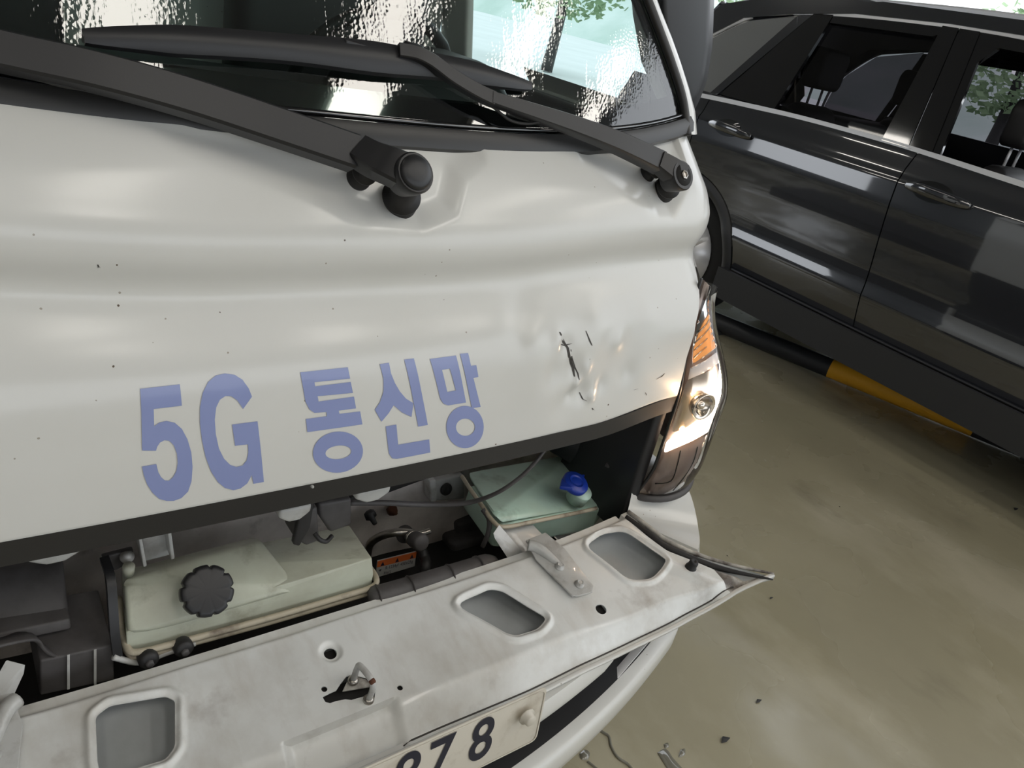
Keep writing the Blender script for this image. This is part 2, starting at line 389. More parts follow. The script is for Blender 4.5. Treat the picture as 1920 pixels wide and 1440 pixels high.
# ================================================================== TRUCK
truck = tag(empty('truck', (0, 0, 0)), 'white cab-over light truck with dented front panel and opened front flap', 'truck')
YZ = [.40, .78, .82, .88, .95, 1.00, 1.03, 1.055, 1.075, 1.09, 1.105, 1.13, 1.16, 1.20, 1.245, 1.30, 1.34]
YY = [.02, .03, .031, .036, .046, .060, .074, .090, .101, .104, .099, .091, .095, .118, .165, .22, .26]
def yc(z): return smi(z, YZ, YY)
def bow(x, z): return lerp(.022, .045, sm(.95, 1.1, z)) * (abs(x) / .73) ** 2.2
def zs_(x, z): return z + .018 * (1 - sm(.15, .60, abs(x))) * sm(.96, 1.02, z) * (1 - sm(1.16, 1.24, z)) + .004
def Fcab0(p): return yc(zs_(p.x, p.z)) + bow(p.x, p.z)
zone1 = [(300, 240), (330, 262), (500, 335), (690, 412), (790, 425), (850, 398), (866, 330), (905, 300), (905, 250)]
zone2 = [(1080, 270), (1095, 300), (1165, 350), (1235, 400), (1262, 402), (1280, 350), (1290, 240)]
zones = [[(p.x, p.z) for p in [onto(a, b, Fcab0, 1) for a, b in zz]] for zz in (zone1, zone2)]
zones.append([(-x, z) for x, z in zones[1]])
def sdist(P, x, z):
    ins = False; d = 9
    for i in range(len(P)):
        x1, z1 = P[i-1]; x2, z2 = P[i]
        if (z1 > z) != (z2 > z) and x < (x2-x1)*(z-z1)/(z2-z1)+x1: ins = not ins
        t = max(0, min(1, ((x-x1)*(x2-x1)+(z-z1)*(z2-z1)) / ((x2-x1)**2+(z2-z1)**2 + 1e-12)))
        d = min(d, math.hypot(x-x1-t*(x2-x1), z-z1-t*(z2-z1)))
    return d if ins else -d
dents = []
for (a, b, r, h) in [(1062, 650, .016, .006), (1075, 690, .020, .008), (1092, 738, .018, .009), (985, 600, .035, .005), (1150, 700, .05, .007),
                     (1010, 690, .05, -.004), (1120, 620, .03, -.004), (1190, 650, .03, .004), (1215, 590, .02, -.002), (1060, 760, .03, .005), (1110, 745, .008, -.006), (1082, 720, .008, -.006), (1070, 745, .010, .006), (1130, 725, .014, .005), (1100, 690, .012, -.005), (1045, 640, .012, -.004), (1040, 700, .022, .006), (1160, 640, .016, -.005), (1180, 700, .018, .005), (1000, 640, .02, -.004)]:
    p = onto(a, b, Fcab0, 1); dents.append((p.x, p.z, r, h))
def disp(x, z):
    q = 0
    if z > 1.12:
        for P in zones: q = max(q, sm(-.012, .022, sdist(P, x, z)))
        q *= .016
    for (a, b, r, h) in dents:
        e = ((x-a)**2 + (z-b)**2*.7) / (r*r)
        if e < 6: q += h * math.exp(-e)
    return q
def Fcab(p): return Fcab0(p) + disp(p.x, p.z)
RC = .13
def cab(t, z, lift=0):
    s = -1 if t < 0 else 1; a = abs(t); a0 = math.atan(bow(.73, z) * 2.2 / .73); b = bow(.73, z); hi = interp(z, [.5, .95, 1.06, 1.09, 1.16, 1.245, 1.9], [0, 0, .012, .018, 0, .006, .12])
    if a <= .73: return Vector((s * a, yc(zs_(a, z)) + bow(a, z) + disp(t, z) - lift, z))
    cx = .73 - RC * math.sin(a0); cy = yc(zs_(a, z)) + b + RC * math.cos(a0)
    th = a0 + (math.pi/2 - a0) * min(1, (a - .73) / .2)
    y = cy - RC * math.cos(th); x = cx + RC * math.sin(th) - hi * math.sin(th)
    if a > .93: y += a - .93
    return Vector((s * (x + lift * math.sin(th)), y - lift * math.cos(th), z))
def tr(z): return interp(z, [.5, .90, .97, 1.05, 1.12, 1.35], [.722, .722, .735, .785, .80, .808])
def ztop(x): return 1.244 + .02 * (min(abs(x), .78) / .55) ** 3
def zlip(x): return .800 + .02 * sm(.5, .72, abs(x))
def fcabgrid(u, v):
    q = u * 2 - 1; x0 = q * .75
    z = lerp(zlip(x0), ztop(x0), v); t = q * tr(z)
    return cab(t, z)
vs, fs = grid(fcabgrid, 330, 110)
k = len(vs); nu = 331                                   # fold the lower edge inwards as a return flange
vs += [Vector((v.x, v.y + .004, v.z - .004)) for v in vs[:nu]] + [Vector((v.x, v.y + .03, v.z - .002)) for v in vs[:nu]]
fs += [(i, i+1, k+i+1, k+i) for i in range(nu-1)] + [(k+i, k+i+1, k+nu+i+1, k+nu+i) for i in range(nu-1)]
front = mesh('cab_front_panel', vs, fs, M['paint'], truck)
def zcb(t): return lerp(1.055, .99, sm(.8, .95, abs(t)))
for s in (1, -1):
    def cg(u, v):
        q = u * .62; z0 = lerp(1.055, .99, sm(0, .14, q)); zt = 1.285 + .02 * sm(0, .1, q)
        z = lerp(z0, zt, v); return cab(s * (tr(z) + .004 + q), z)
    vs, fs = grid(cg, 46, 44)
    mesh('corner_panel', vs, fs, M['paint'], truck)
    mesh('panel_seam', *tube([cab(s * (tr(z) + .002), z, -.003) for z in [1.06 + i * .0225 for i in range(10)]], .0028, 6), M['seam'], truck)
# side of the cab, roof, rear wall
for s in (1, -1):
    x = s * .846
    def pl(name, pts, m=M['paint'], bevel=.01): return hull(name, [Vector(p) for p in pts] + [Vector((p[0] - s*.03, p[1], p[2])) for p in pts], m, truck, bevel)
    pl('door_panel', [(x, .62, .45), (x, 1.30, .45), (x, 1.30, 1.27), (x, .62, 1.27)])
    pl('rear_pillar', [(x, 1.16, 1.27), (x, 1.30, 1.27), (s*.74, 1.30, 1.92), (s*.74, 1.18, 1.92)])
    pl('wheel_arch', [(x, .30, .42), (x, .64, .42), (x, .64, .99), (x, .30, .99)], M['clad'])
bevelbox('roof', (-.76, .45, 1.88), (.76, 1.32, 1.95), M['paint'], truck, .03)
bevelbox('rear_wall', (-.80, 1.28, .40), (.80, 1.32, 1.90), M['paint'], truck, .01)
# windshield
def Fw(p): return .185 + (p.z - 1.25) * .5 + .05 * (abs(p.x) / .74) ** 2.5
edge_px = [(1207, 0), (1232, 60), (1252, 115), (1270, 170), (1281, 212)]
ed = [onto(a, b, Fw, 1) for a, b in edge_px]
sl = (ed[0].x - ed[-1].x) / (ed[0].z - ed[-1].z)
def wx(z): return ed[-1].x + sl * (z - ed[-1].z) if z > ed[0].z else interp(z, [e.z for e in ed[::-1]], [e.x for e in ed[::-1]])
def wpt(x, z, l=0): return Vector((x, Fw(Vector((x, 0, z))) - l, z + l * .4))
def wg(u, v):
    q = u * 2 - 1; z = lerp(0, 1, v); zb = ztop(q * .76) + .012
    z = lerp(zb, 1.90, v); return wpt(q * (wx(z)), z)
g_w, gl, fr, mx, out, tnode = glass('windshield_glass', (.62, .74, .70))
N = g_w.node_tree.nodes; Lk = g_w.node_tree.links
geo = N.new('ShaderNodeNewGeometry'); mp = N.new('ShaderNodeMapping'); mp.inputs['Scale'].default_value = (60, 14, 5); Lk.new(geo.outputs['Position'], mp.inputs[0])
nz = N.new('ShaderNodeTexNoise'); nz.inputs['Scale'].default_value = 1; nz.inputs['Detail'].default_value = 5; nz.inputs['Distortion'].default_value = .6; Lk.new(mp.outputs[0], nz.inputs['Vector'])
dr = N.new('ShaderNodeTexVoronoi'); dr.inputs['Scale'].default_value = 190; Lk.new(geo.outputs['Position'], dr.inputs['Vector'])
ad = N.new('ShaderNodeMath'); ad.operation = 'MULTIPLY_ADD'; ad.inputs[1].default_value = .35; Lk.new(dr.outputs['Distance'], ad.inputs[0]); Lk.new(nz.outputs['Fac'], ad.inputs[2])
msk = N.new('ShaderNodeMapRange'); msk.inputs['From Min'].default_value = 1.285; msk.inputs['From Max'].default_value = 1.335; sx_ = N.new('ShaderNodeSeparateXYZ')
Lk.new(geo.outputs['Position'], sx_.inputs[0]); Lk.new(sx_.outputs['Z'], msk.inputs['Value'])
bmp = N.new('ShaderNodeBump'); bmp.inputs['Distance'].default_value = .0005; Lk.new(ad.outputs[0], bmp.inputs['Height'])
ml = N.new('ShaderNodeMath'); ml.operation = 'MULTIPLY'; ml.inputs[1].default_value = .55; Lk.new(msk.outputs[0], ml.inputs[0]); Lk.new(ml.outputs[0], bmp.inputs['Strength'])
Lk.new(bmp.outputs[0], gl.inputs['Normal']); Lk.new(bmp.outputs[0], fr.inputs['Normal']); fr.inputs[0].default_value = 1.85
mesh('windshield', *grid(wg, 60, 30), g_w, truck, label='wet windshield glass with running rain drops')
# black printed border along the bottom and the sides of the glass (inside face)
def bd(u, v):
    q = u * 2 - 1; zb = ztop(q * .76) + .008; z = zb + v * .052; return wpt(q * wx(z), z, -.006)
mesh('black_border', *grid(bd, 60, 3), M['gloss'], truck)
for s in (1, -1):
    mesh('black_border', *grid(lambda u, v: wpt(s * (wx(1.29 + .6 * v) - .03 * u - .002), 1.29 + .6 * v, -.006), 3, 14), M['gloss'], truck)
# rubber moulding round the glass
bot = [wpt(x, ztop(x) + .006, .004) for x in [-.77 + i * .077 for i in range(21)]]
mesh('windshield_moulding', *sweep(bot, lambda t: [(-.018, -.006), (-.014, .006), (-.002, .009), (.014, .004), (.018, -.006)], (0, -1, .5), 0), M['seal'], truck, auto=50)
mesh('moulding_rib', *tube([wpt(x, ztop(x) + .026, .002) for x in [-.76 + i * .076 for i in range(21)]], .004, 6), M['gloss'], truck)
for s in (1, -1):
    side = [wpt(s * (wx(z) + .004), z, .004) for z in [1.285 + i * .06 for i in range(11)]]
    mesh('windshield_moulding', *tube(side, .009, 8), M['seal'], truck)
    # white A pillar beside it, running into the side
    def ap(u, v):
        z = 1.29 + v * .63; p = wpt(s * (wx(z) + .008), z, .004); th = u * math.pi * .5
        return Vector((p.x + s * .055 * math.sin(th), p.y - .004 + .05 * (1 - math.cos(th)) + max(0, u - .8) * .3, z + .0))
    mesh('windshield_pillar', *grid(ap, 12, 16), M['paint'], truck)
# cab interior
bevelbox('dashboard', (-.70, .36, 1.02), (.70, .80, 1.24), M['leather'], truck, .06)
hull('instrument_hood', [Vector(p) for p in [(.2, .45, 1.2), (.56, .45, 1.2), (.2, .75, 1.2), (.56, .75, 1.2), (.26, .55, 1.33), (.5, .55, 1.33), (.26, .74, 1.33), (.5, .74, 1.33)]], M['leather'], truck, .03)
for a in (-.42, .38):
    bevelbox('seat_back', (a - .24, 1.02, .9), (a + .24, 1.16, 1.50), M['leather'], truck, .05)
    bevelbox('headrest', (a - .13, 1.04, 1.52), (a + .13, 1.14, 1.70), M['leather'], truck, .04)
ring = [Vector((.36 + .18 * math.cos(t), .80 - .07 * math.sin(t), 1.22 + .16 * math.sin(t))) for t in [i * math.pi / 12 for i in range(25)]]
mesh('steering_wheel', *tube(ring, .014, 8, 0), M['leather'], truck)
for s in (1, -1): bevelbox('door_trim', (s*.77 - .02, .5, .8), (s*.77 + .02, 1.28, 1.27), M['leather'], truck, .01)
# ------------------------------------------------------------------ lettering
def drape_cab(name, loops, m, label=None, lift=.0009, parent=front, cut=.012, lin=True):
    L2 = []
    for L in loops:
        q = [onto(a, b, Fcab, 1) for a, b in L]; L2.append([(p.x, p.z) for p in q])
    def place(x, z, l): p = Vector((x, 0, z)); return Vector((x, Fcab(p) - lift, z + lift * .2))
    return drape(name, L2, place, m, parent, cut, 0, label)
K = 740 / 1920
def cpx(L): return [(200 + x * K, 640 + y * K) for x, y in L]
five = [(162,230),(355,208),(365,312),(228,328),(230,412),(255,394),(290,386),(330,395),(365,425),(392,475),(411,540),(417,610),(412,680),(395,730),(362,762),(325,775),(290,775),(255,765),(222,735),(196,695),(180,650),(171,608),(241,596),(250,635),(264,660),(282,675),(302,677),(322,660),(338,630),(345,590),(341,545),(326,505),(303,482),(280,480),(258,492),(245,512),(239,531),(172,530)]
gee = [(663,328),(706,268),(690,228),(660,186),(622,162),(575,155),(530,165),(492,197),(466,250),(453,320),(453,400),(463,480),(480,560),(507,632),(540,683),(575,712),(615,723),(650,715),(683,690),(705,650),(713,692),(764,683),(733,388),(609,404),(624,507),(686,500),(688,540),(680,578),(660,603),(630,610),(600,600),(570,570),(545,520),(530,450),(525,380),(532,320),(550,283),(577,265),(605,266),(635,287)]
tong = [(940,150),(1172,125),(1183,180),(1010,198),(1013,218),(1186,197),(1197,250),(1025,266),(1030,292),(1202,268),(1212,325),(1128,336),(1131,352),(1232,340),(1243,403),(975,441),(968,377),(1070,363),(1068,343),(1010,347),(985,330),(965,290)]
sio = [(1327,110),(1372,103),(1382,155),(1400,200),(1425,243),(1455,278),(1491,300),(1482,367),(1435,345),(1395,310),(1370,350),(1336,390),(1303,332),(1328,295),(1345,245),(1345,180)]
bar1 = [(1446,88),(1493,82),(1561,406),(1514,414)]
nieun = [(1356,413),(1408,404),(1417,502),(1568,476),(1573,540),(1410,571),(1388,568),(1372,545)]
mm = [(1571,85),(1698,68),(1747,297),(1660,311),(1638,303),(1622,280)]; mm2 = [(1630,138),(1668,132),(1697,238),(1656,246)]
ah = [(1717,60),(1757,56),(1771,118),(1797,115),(1807,172),(1783,178),(1818,318),(1775,325)]
for nm, loops in (('character_five', [five]), ('character_g', [gee]), ('character_stroke', [tong]), ('character_stroke', [ellipse((1124, 538), 122, 100, -.12), ellipse((1126, 539), 63, 33, -.12)]),
                  ('character_stroke', [sio]), ('character_stroke', [bar1]), ('character_stroke', [nieun]), ('character_stroke', [mm, mm2]), ('character_stroke', [ah]),
                  ('character_stroke', [ellipse((1742, 416), 91, 103), ellipse((1744, 417), 46, 42)])):
    drape_cab(nm, [cpx(l) for l in loops], M['letter'])
# scratches and chips on the dented panel
def streak(pts, w=1.2, m=M['scratch'], name='scratch'):
    L = [(a - w * (0.5 if i in (0, len(pts)-1) else 1), b) for i, (a, b) in enumerate(pts)] + [(a + w * (.5 if i in (0, len(pts)-1) else 1), b) for i, (a, b) in list(enumerate(pts))[::-1]]
    drape_cab(name, [L], m, lift=.0006, cut=.02)
streak([(1049, 622), (1056, 640), (1064, 652), (1067, 668), (1074, 690), (1077, 706)], 2.4); streak([(1052, 645), (1058, 648), (1072, 644)], 2.5)
streak([(1070, 655), (1072, 672), (1083, 700), (1086, 712)], 1.4); streak([(1098, 620), (1106, 640), (1110, 648)], 1.5)
streak([(1230, 711), (1240, 706), (1246, 700)], 1.4); streak([(1188, 731), (1196, 729)], 1.6); streak([(1210, 736), (1212, 741)], 1.2)
streak([(1086, 735), (1092, 748), (1100, 752)], 1.5); streak([(183, 496), (186, 503), (184, 500)], 2.2); streak([(1110, 765), (1114, 771), (1112, 768)], 2)
# ------------------------------------------------------------------ black seal under the front panel lip
seal = [Vector((x, yc(.8) + bow(x, .8) + .012, zlip(x) - .018)) for x in [-.72 + .036 * i for i in range(41)]]
mesh('opening_seal', *sweep(seal, lambda t: [(-.012, -.017), (-.019, -.010), (-.019, -.004), (-.013, -.001), (-.018, .003), (-.018, .014), (-.010, .018), (.012, .018), (.012, -.017)][::-1], (0, 0, 1), 0), M['seal'], truck, auto=30)
# white inner rail with scalloped reinforcements below the seal
rail = [Vector((x, .075 + bow(x, .8), .765)) for x in [-.72 + .036 * i for i in range(29)]]
mesh('upper_rail', *sweep(rail, lambda t: [(-.024, -.006), (-.024, .01), (.03, .012), (.03, -.012), (-.01, -.010)], (0, 0, 1), 0), M['steel'], truck, auto=40)
for (a, b, c, wd) in [(690, 925, .055, 58), (545, 960, .05, 48), (1118, 800, .05, 14), (100, 1035, .05, 60)]:
    p = Y(a, b, .09); r = wd / 1442 * .95 * .8
    hull('rail_scallop', [p + Vector((dx * r * (1 - .35 * (dz < 0)), dy, dz)) for dx in (-1, -.5, .5, 1) for dy in (-.018, .03) for dz in ((.022, -.006) if abs(dx) < 1 else (.022, .006))], M['steel'], truck, .006)
# ------------------------------------------------------------------ engine bay shell
def sheet(name, px, y, m, parent=truck, bevel=.003, th=.01, label=None):
    P = [Y(a, b, y) for a, b in px]; return hull(name, P + [p + Vector((0, th, 0)) for p in P], m, parent, bevel, label=label)
vs, fs = grid(lambda u, v: Vector((lerp(-.80, .84, u), .36 - .02 * sm(.3, .32, v) + .004 * math.sin(u * 40), lerp(.30, .98, v))), 60, 20)
mesh('firewall', vs, fs, M['inner'], truck)
bevelbox('bay_ceiling', (-.80, .10, .93), (.70, .45, .95), M['dark'], truck, 0)  # added sheet that stops light entering the bay from above
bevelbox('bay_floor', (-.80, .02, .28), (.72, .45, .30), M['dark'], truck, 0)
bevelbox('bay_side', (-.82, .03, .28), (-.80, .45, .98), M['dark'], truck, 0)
# shapes pressed in the firewall
sheet('service_cover', [(838, 975), (905, 950), (915, 1050), (842, 1062)], .375, M['inner'], bevel=.008, th=.03)
sheet('firewall_bracket', [(858, 985), (905, 970), (905, 1020), (862, 1025)], .34, M['greyp'], bevel=.01, th=.05)
sheet('firewall_bracket', [(848, 1022), (915, 1005), (935, 1050), (850, 1060)], .31, M['greyp'], bevel=.012, th=.06)
sheet('cross_plate', [(655, 938), (905, 885), (905, 940), (655, 985)], .38, M['inner'], bevel=.006, th=.02)
sheet('side_gusset', [(808, 905), (870, 890), (872, 936), (812, 940)], .335, M['steel'], bevel=.005, th=.02)
c = Y(836, 917, .33); mesh('grommet', *lathe(c, (0, -1, .25), [(0, .014), (.004, .014), (.006, .011), (.003, .006)], 20), M['rubber'], truck)
sheet('channel_post', [(806, 902), (818, 900), (820, 940), (808, 942)], .32, M['steel'], bevel=.003, th=.03)
sheet('cross_member', [(655, 935), (800, 885), (802, 898), (660, 950)], .30, M['dark'], bevel=.003, th=.02)
c = Y(733, 955, .35); mesh('bolt_stud', *lathe(c, (0, -1, .2), [(0, .012), (.01, .012), (.011, .006), (.022, .005)], 6), M['rust'], truck)
c = Y(692, 962, .33); mesh('bolt_stud', *lathe(c, (0, -1, -.2), [(0, .012), (.01, .013), (.011, .007), (.03, .005)], 8), M['rubber'], truck)
# air conditioning pipe with service port
P = [Y(688, 1045, .30), Y(694, 1020, .29), Y(715, 1005, .27), Y(745, 998, .25), Y(775, 1000, .24)]
pipe = mesh('refrigerant_pipe', *tube(P, .0085, 12), M['metal'], truck)
P = [Y(768, 1003, .25), Y(790, 1000, .25), Y(806, 995, .25)]
mesh('pipe_end', *tube(P, .0075, 12), M['metal'], pipe)
p0 = Y(762, 1003, .245); p1 = Y(795, 1020, .18); ax = (p1 - p0)
mesh('service_port', *lathe(p0 - ax * .2, ax, [(0, .017), (.006, .019), (.012, .018), (.0125, .012), (.03, .011), (.032, .014), (.036, .0145), (.040, .012), (.042, .0145), (.046, .0145), (.048, .017), (.074, .018), (.078, .014)], 20), M['greyp'], pipe)
mesh('port_collar', *lathe(p0 + ax * .32, ax, [(0, .0155), (.005, .0158), (.006, .015)], 20), M['metal'], pipe)
P = [Y(785, 1020, .24), Y(796, 1045, .22), Y(798, 1062, .2), Y(790, 1085, .2), Y(765, 1095, .22)]
mesh('rubber_hose', *tube(P, .011, 10), M['rubber'], truck)
# warning label
L0, L1, L2, L3 = (705, 1052), (779, 1033), (777, 1060), (703, 1083)
LP = [Y(708, 1052, .235), Y(781, 1034, .235), Y(778, 1062, .235), Y(704, 1084, .235)]
lab = hull('refrigerant_label', LP + [p + Vector((0, .003, 0)) for p in LP], M['lab'], truck, .001, label='grey warning plate with an orange band')
rt = (LP[1] - LP[0]); dn = (LP[3] - LP[0])
def lp(u, v, l=.001): return LP[0] + rt * u + dn * v + Vector((0, -l, 0))
hull('orange_band', [lp(0, 0), lp(1, 0), lp(1, .36), lp(0, .36)] + [lp(0, 0, .0003), lp(1, 0, .0003), lp(1, .36, .0003), lp(0, .36, .0003)], M['orange'], lab, 0)
for u in (.13, .5, .88): mesh('warning_triangle', [lp(u - .05, .32, .0016), lp(u + .05, .32, .0016), lp(u, .07, .0016)], [(0, 1, 2)], M['ink'], lab, False)
up_ = -dn.normalized(); hh = dn.length
text('label_text', 'R-1234yf  450±25g', (lp(.57, .52, .0016), rt, up_), hh * .26, M['ink'], lab, .72)
text('label_text', 'PAG', (lp(.28, .82, .0016), rt, up_), hh * .24, M['ink'], lab, .8)
mesh('snow_symbol', *merge(*[tube([lp(.09, .55, .0016) + Vector((math.cos(a)*.0035, 0, math.sin(a)*.0035)), lp(.09, .55, .0016) - Vector((math.cos(a)*.0035, 0, math.sin(a)*.0035))], .0004, 4, 0) for a in (0, 1.05, 2.1)]), M['ink'], lab)
# long black hose running to the washer tank
P = [Y(655, 943, .20), Y(720, 943, .19), Y(800, 946, .18), Y(875, 943, .14), Y(930, 925, .10), Y(975, 895, .08), Y(1005, 865, .075), Y(1025, 838, .08)]
mesh('washer_hose', *tube(P, [.0055, .0055, .0055, .005, .004, .0038, .0038, .0038], 10), M['greyp'], truck)
# latch cable bracket hanging from the rail
sheet('latch_mount', [(640, 940), (660, 935), (660, 985), (620, 1000), (600, 970), (598, 945)], .15, M['greyp'], bevel=.006, th=.05)
sheet('latch_mount', [(555, 965), (596, 950), (600, 1015), (575, 1025), (553, 1012)], .14, M['greyp'], bevel=.006, th=.05)
sheet('cable_strap', [(568, 935), (592, 930), (582, 990), (562, 1025), (550, 1022), (566, 975)], .12, M['rubber'], bevel=.003, th=.012)
P = [Y(590, 1000, .13), Y(600, 1012, .12), Y(612, 1015, .12), Y(622, 1005, .13)]
mesh('cable_loop', *tube(P, .004, 8), M['rubber'], truck)
# support post behind the coolant tank
c = sheet('tank_support', [(262, 1000), (318, 985), (322, 1042), (268, 1056)], .19, M['steel'], bevel=.005, th=.02)
sheet('support_rib', [(258, 1000), (264, 998), (276, 1062), (269, 1064)], .165, M['steel'], truck, .0015, .03)
sheet('support_rib', [(313, 988), (320, 986), (328, 1048), (321, 1050)], .165, M['steel'], truck, .0015, .03)
# ------------------------------------------------------------------ coolant tank
A = [Y(238, 1205, .095), Y(700, 1076, .095), Y(236, 1185, .10), Y(697, 1046, .10), Y(228, 1068, .25), Y(655, 985, .25)]
A += [Vector((p.x, p.y + .0, .50)) for p in (A[0], A[1])] + [Vector((p.x, p.y, .50)) for p in (A[4], A[5])]
tank = hull('coolant_tank', A, M['tank'], truck, .014, 4, label='milky white coolant reservoir with grimy edges')
B = [Y(240, 1195, .092), Y(560, 1102, .092), Y(232, 1090, .145), Y(520, 1085, .112), Y(228, 1078, .19), Y(488, 1012, .19), Y(500, 1060, .14), Y(228, 1070, .24), Y(478, 1006, .24)]
B += [Vector((p.x, p.y, p.z - .05)) for p in B[2:]]
hull('tank_neck_body', B, M['tank'], tank, .016, 4)
def loop_tube(px, y, r, name, m, par, zoff=0): return mesh(name, *tube([Y(a, b, yy) + Vector((0, 0, zoff)) for (a, b), yy in zip(px, y)], r, 8, 6), m, par)
fl = [(222, 1120), (228, 1185), (240, 1216), (262, 1222), (340, 1203), (500, 1160), (640, 1119), (696, 1101), (706, 1085), (690, 1060)]
yy = [.17, .12, .092, .084, .084, .084, .084, .086, .095, .15]
loop_tube(fl, yy, .0052, 'tank_flange', M['flange'], tank)
loop_tube([(a, b + 9) for a, b in fl], [q + .003 for q in yy], .0042, 'tank_flange', M['flange'], tank)
cc = Y(388, 1108, .085); ctop = Vector((0, -.72, .70))
capo = mesh('reservoir_cap', *lathe(cc - ctop.normalized() * .012, ctop, [(0, .034), (.004, .0375), (.018, .0375), (.021, .0355), (.022, .030), (.0222, .001)], 96, .13, 9), M['plastic'], tank, auto=50, label='round scalloped dark grey screw cap')
0 and mesh('cap_bar', *sweep([cc + ctop.normalized() * .0104 + Vector((-.03, 0, 0)), cc + ctop.normalized() * .0104 + Vector((.03, 0, 0))], lambda t: [(-.001, 0), (.001, 0), (.001, .001), (-.001, .001)], ctop, 0), M['greyp'], capo)
for (a, b) in ((278, 1237), (344, 1216)):
    p = Y(a, b, .075); bu = mesh('rubber_bushing', *lathe(p + Vector((0, .012, 0)), (0, -1, .15), [(0, .012), (.004, .014), (.016, .014), (.02, .011), (.021, .007)], 24), M['rubber'], truck)
    mesh('bushing_bolt', *lathe(p, (0, -1, .15), [(0, .006), (.013, .006), (.0135, .003)], 6), M['greyp'], bu)
P = [Y(212, 1232, .085), Y(262, 1242, .085), Y(310, 1225, .085), Y(366, 1206, .085)]
mesh('bushing_rod', *tube(P, .0045, 8), M['steel'], truck)
# left side: strap, mounting tab, radiator box, ribbed box
P = [Y(196, 1048, .17), Y(206, 1080, .14), Y(210, 1120, .12), Y(214, 1180, .10), Y(220, 1228, .09)]
mesh('tank_strap', *sweep(P, lambda t: [(-.006, -.006), (.006, -.006), (.006, .006), (-.006, .006)], (0, -1, .2)), M['plastic'], truck, auto=40)
sheet('mounting_tab', [(190, 1045), (250, 1030), (252, 1052), (215, 1072)], .185, M['greyp'], bevel=.003, th=.01)
c = Y(238, 1045, .18); mesh('tab_screw', *lathe(c, (0, -.5, 1), [(0, .010), (.003, .010), (.004, .006), (.008, .006)], 16), M['steel'], truck)
c = Y(241, 1066, .16); mesh('tank_stub', *lathe(c, (0, -.3, 1), [(-.012, .0085), (.006, .0085)], 14), M['tank'], truck)
rb = [Y(-60, 1080, .22), Y(120, 1050, .22), Y(132, 1165, .14), Y(-60, 1212, .14)]
hull('air_box', rb + [p + Vector((0, .12, -.02)) for p in rb], M['greyp'], truck, .008, label='dark grey box at the left of the bay')
rb = [Y(-60, 1200, .135), Y(132, 1160, .135), Y(134, 1180, .13), Y(-60, 1222, .13)]
hull('air_box_rim', rb + [p + Vector((0, .06, 0)) for p in rb], M['greyp'], truck, .003)
rb = [Y(75, 1240, .10), Y(212, 1210, .10), Y(215, 1275, .10), Y(75, 1305, .10)]
rx = hull('ribbed_box', rb + [p + Vector((0, .10, .02)) for p in rb], M['greyp'], truck, .003)
for a in (126, 176):
    hull('rib', [Y(a, 1228 - (a - 126) * .2, .096), Y(a + 5, 1227 - (a - 126) * .2, .096), Y(a + 5, 1292 - (a - 126) * .2, .096), Y(a, 1293 - (a - 126) * .2, .096), Y(a, 1228 - (a - 126) * .2, .104), Y(a + 5, 1292, .104)], M['steel'], rx, 0)
P = [Y(-40, 1215, .11), Y(20, 1200, .11), Y(60, 1195, .12), Y(85, 1215, .12), Y(120, 1230, .13)]
mesh('drain_tray', *sweep(P, lambda t: [(-.002, -.02), (.002, -.02), (.002, .02), (-.002, .02)], (0, -1, .6)), M['greyp'], truck)
# ribbed air duct lying in front of the firewall
dl = [(690, 1122, .072), (720, 1116, .066), (800, 1092, .066), (880, 1068, .068), (928, 1052, .076)]
P = [Y(a, b, y) for a, b, y in dl]
def dsec(t):
    k = .021 * min(1, .55 + 4 * t, .55 + 4 * (1 - t)); return [(k * math.cos(q), k * .8 * math.sin(q)) for q in [i * math.pi / 6 for i in range(12)]]
duct = mesh('air_duct', *sweep(P, dsec, (0, -.4, 1)), M['greyp'], truck, label='dark grey ribbed plastic duct')
D = spline(P, 8)
for i in (6, 13, 20, 26):
    q = D[i]; d = (D[i+1] - D[i]).normalized(); mesh('duct_ridge', *lathe(q - d * .0015, d, [(0, .0195), (.0015, .0222), (.003, .0195)], 20), M['greyp'], duct)
# ------------------------------------------------------------------ washer tank
top = [(868, 885, .30), (905, 868, .33), (1085, 846, .33), (1152, 905, .22), (1150, 938, .14), (935, 975, .12), (868, 900, .28)]
T = [Y(a, b, y) for a, b, y in top]
wt = hull('washer_tank', [Y(875, 885, .31), Y(1082, 848, .33), Y(1148, 902, .23), Y(1148, 945, .15), Y(942, 982, .12), Y(925, 965, .135)] + [Y(885, 905, .28), Y(1070, 870, .3)], M['wtank'], truck, .012, 4, label='pale green washer fluid tank with blue cap')
fl = [(866, 893), (880, 915), (905, 950), (925, 978), (945, 988), (1000, 978), (1080, 962), (1118, 953)]
yy = [.28, .24, .18, .13, .112, .112, .118, .122]
loop_tube(fl, yy, .0045, 'tank_flange', M['flange'], wt)
lo = [Y(940, 985, .125), Y(1140, 950, .14), Y(880, 905, .27), Y(1120, 935, .25)]
hull('washer_tank_base', lo + [Vector((p.x - (.02 if i == 1 else 0), p.y + .01, p.z - .07)) for i, p in enumerate(lo)], M['wtank'], wt, .01)
nk = Y(1082, 932, .15); nax = Vector((.05, -.35, 1))
mesh('filler_neck', *lathe(nk - nax * .006, nax, [(0, .024), (.022, .023), (.026, .024), (.03, .0235)], 24), M['wtank'], wt)
nc = Y(1077, 908, .145)
bc = mesh('washer_cap', *merge(lathe(nc - nax * .004, nax, [(0, .027), (.002, .029), (.011, .0295), (.015, .026), (.016, .001)], 36)), M['blue'], wt, label='blue snap-on washer cap')
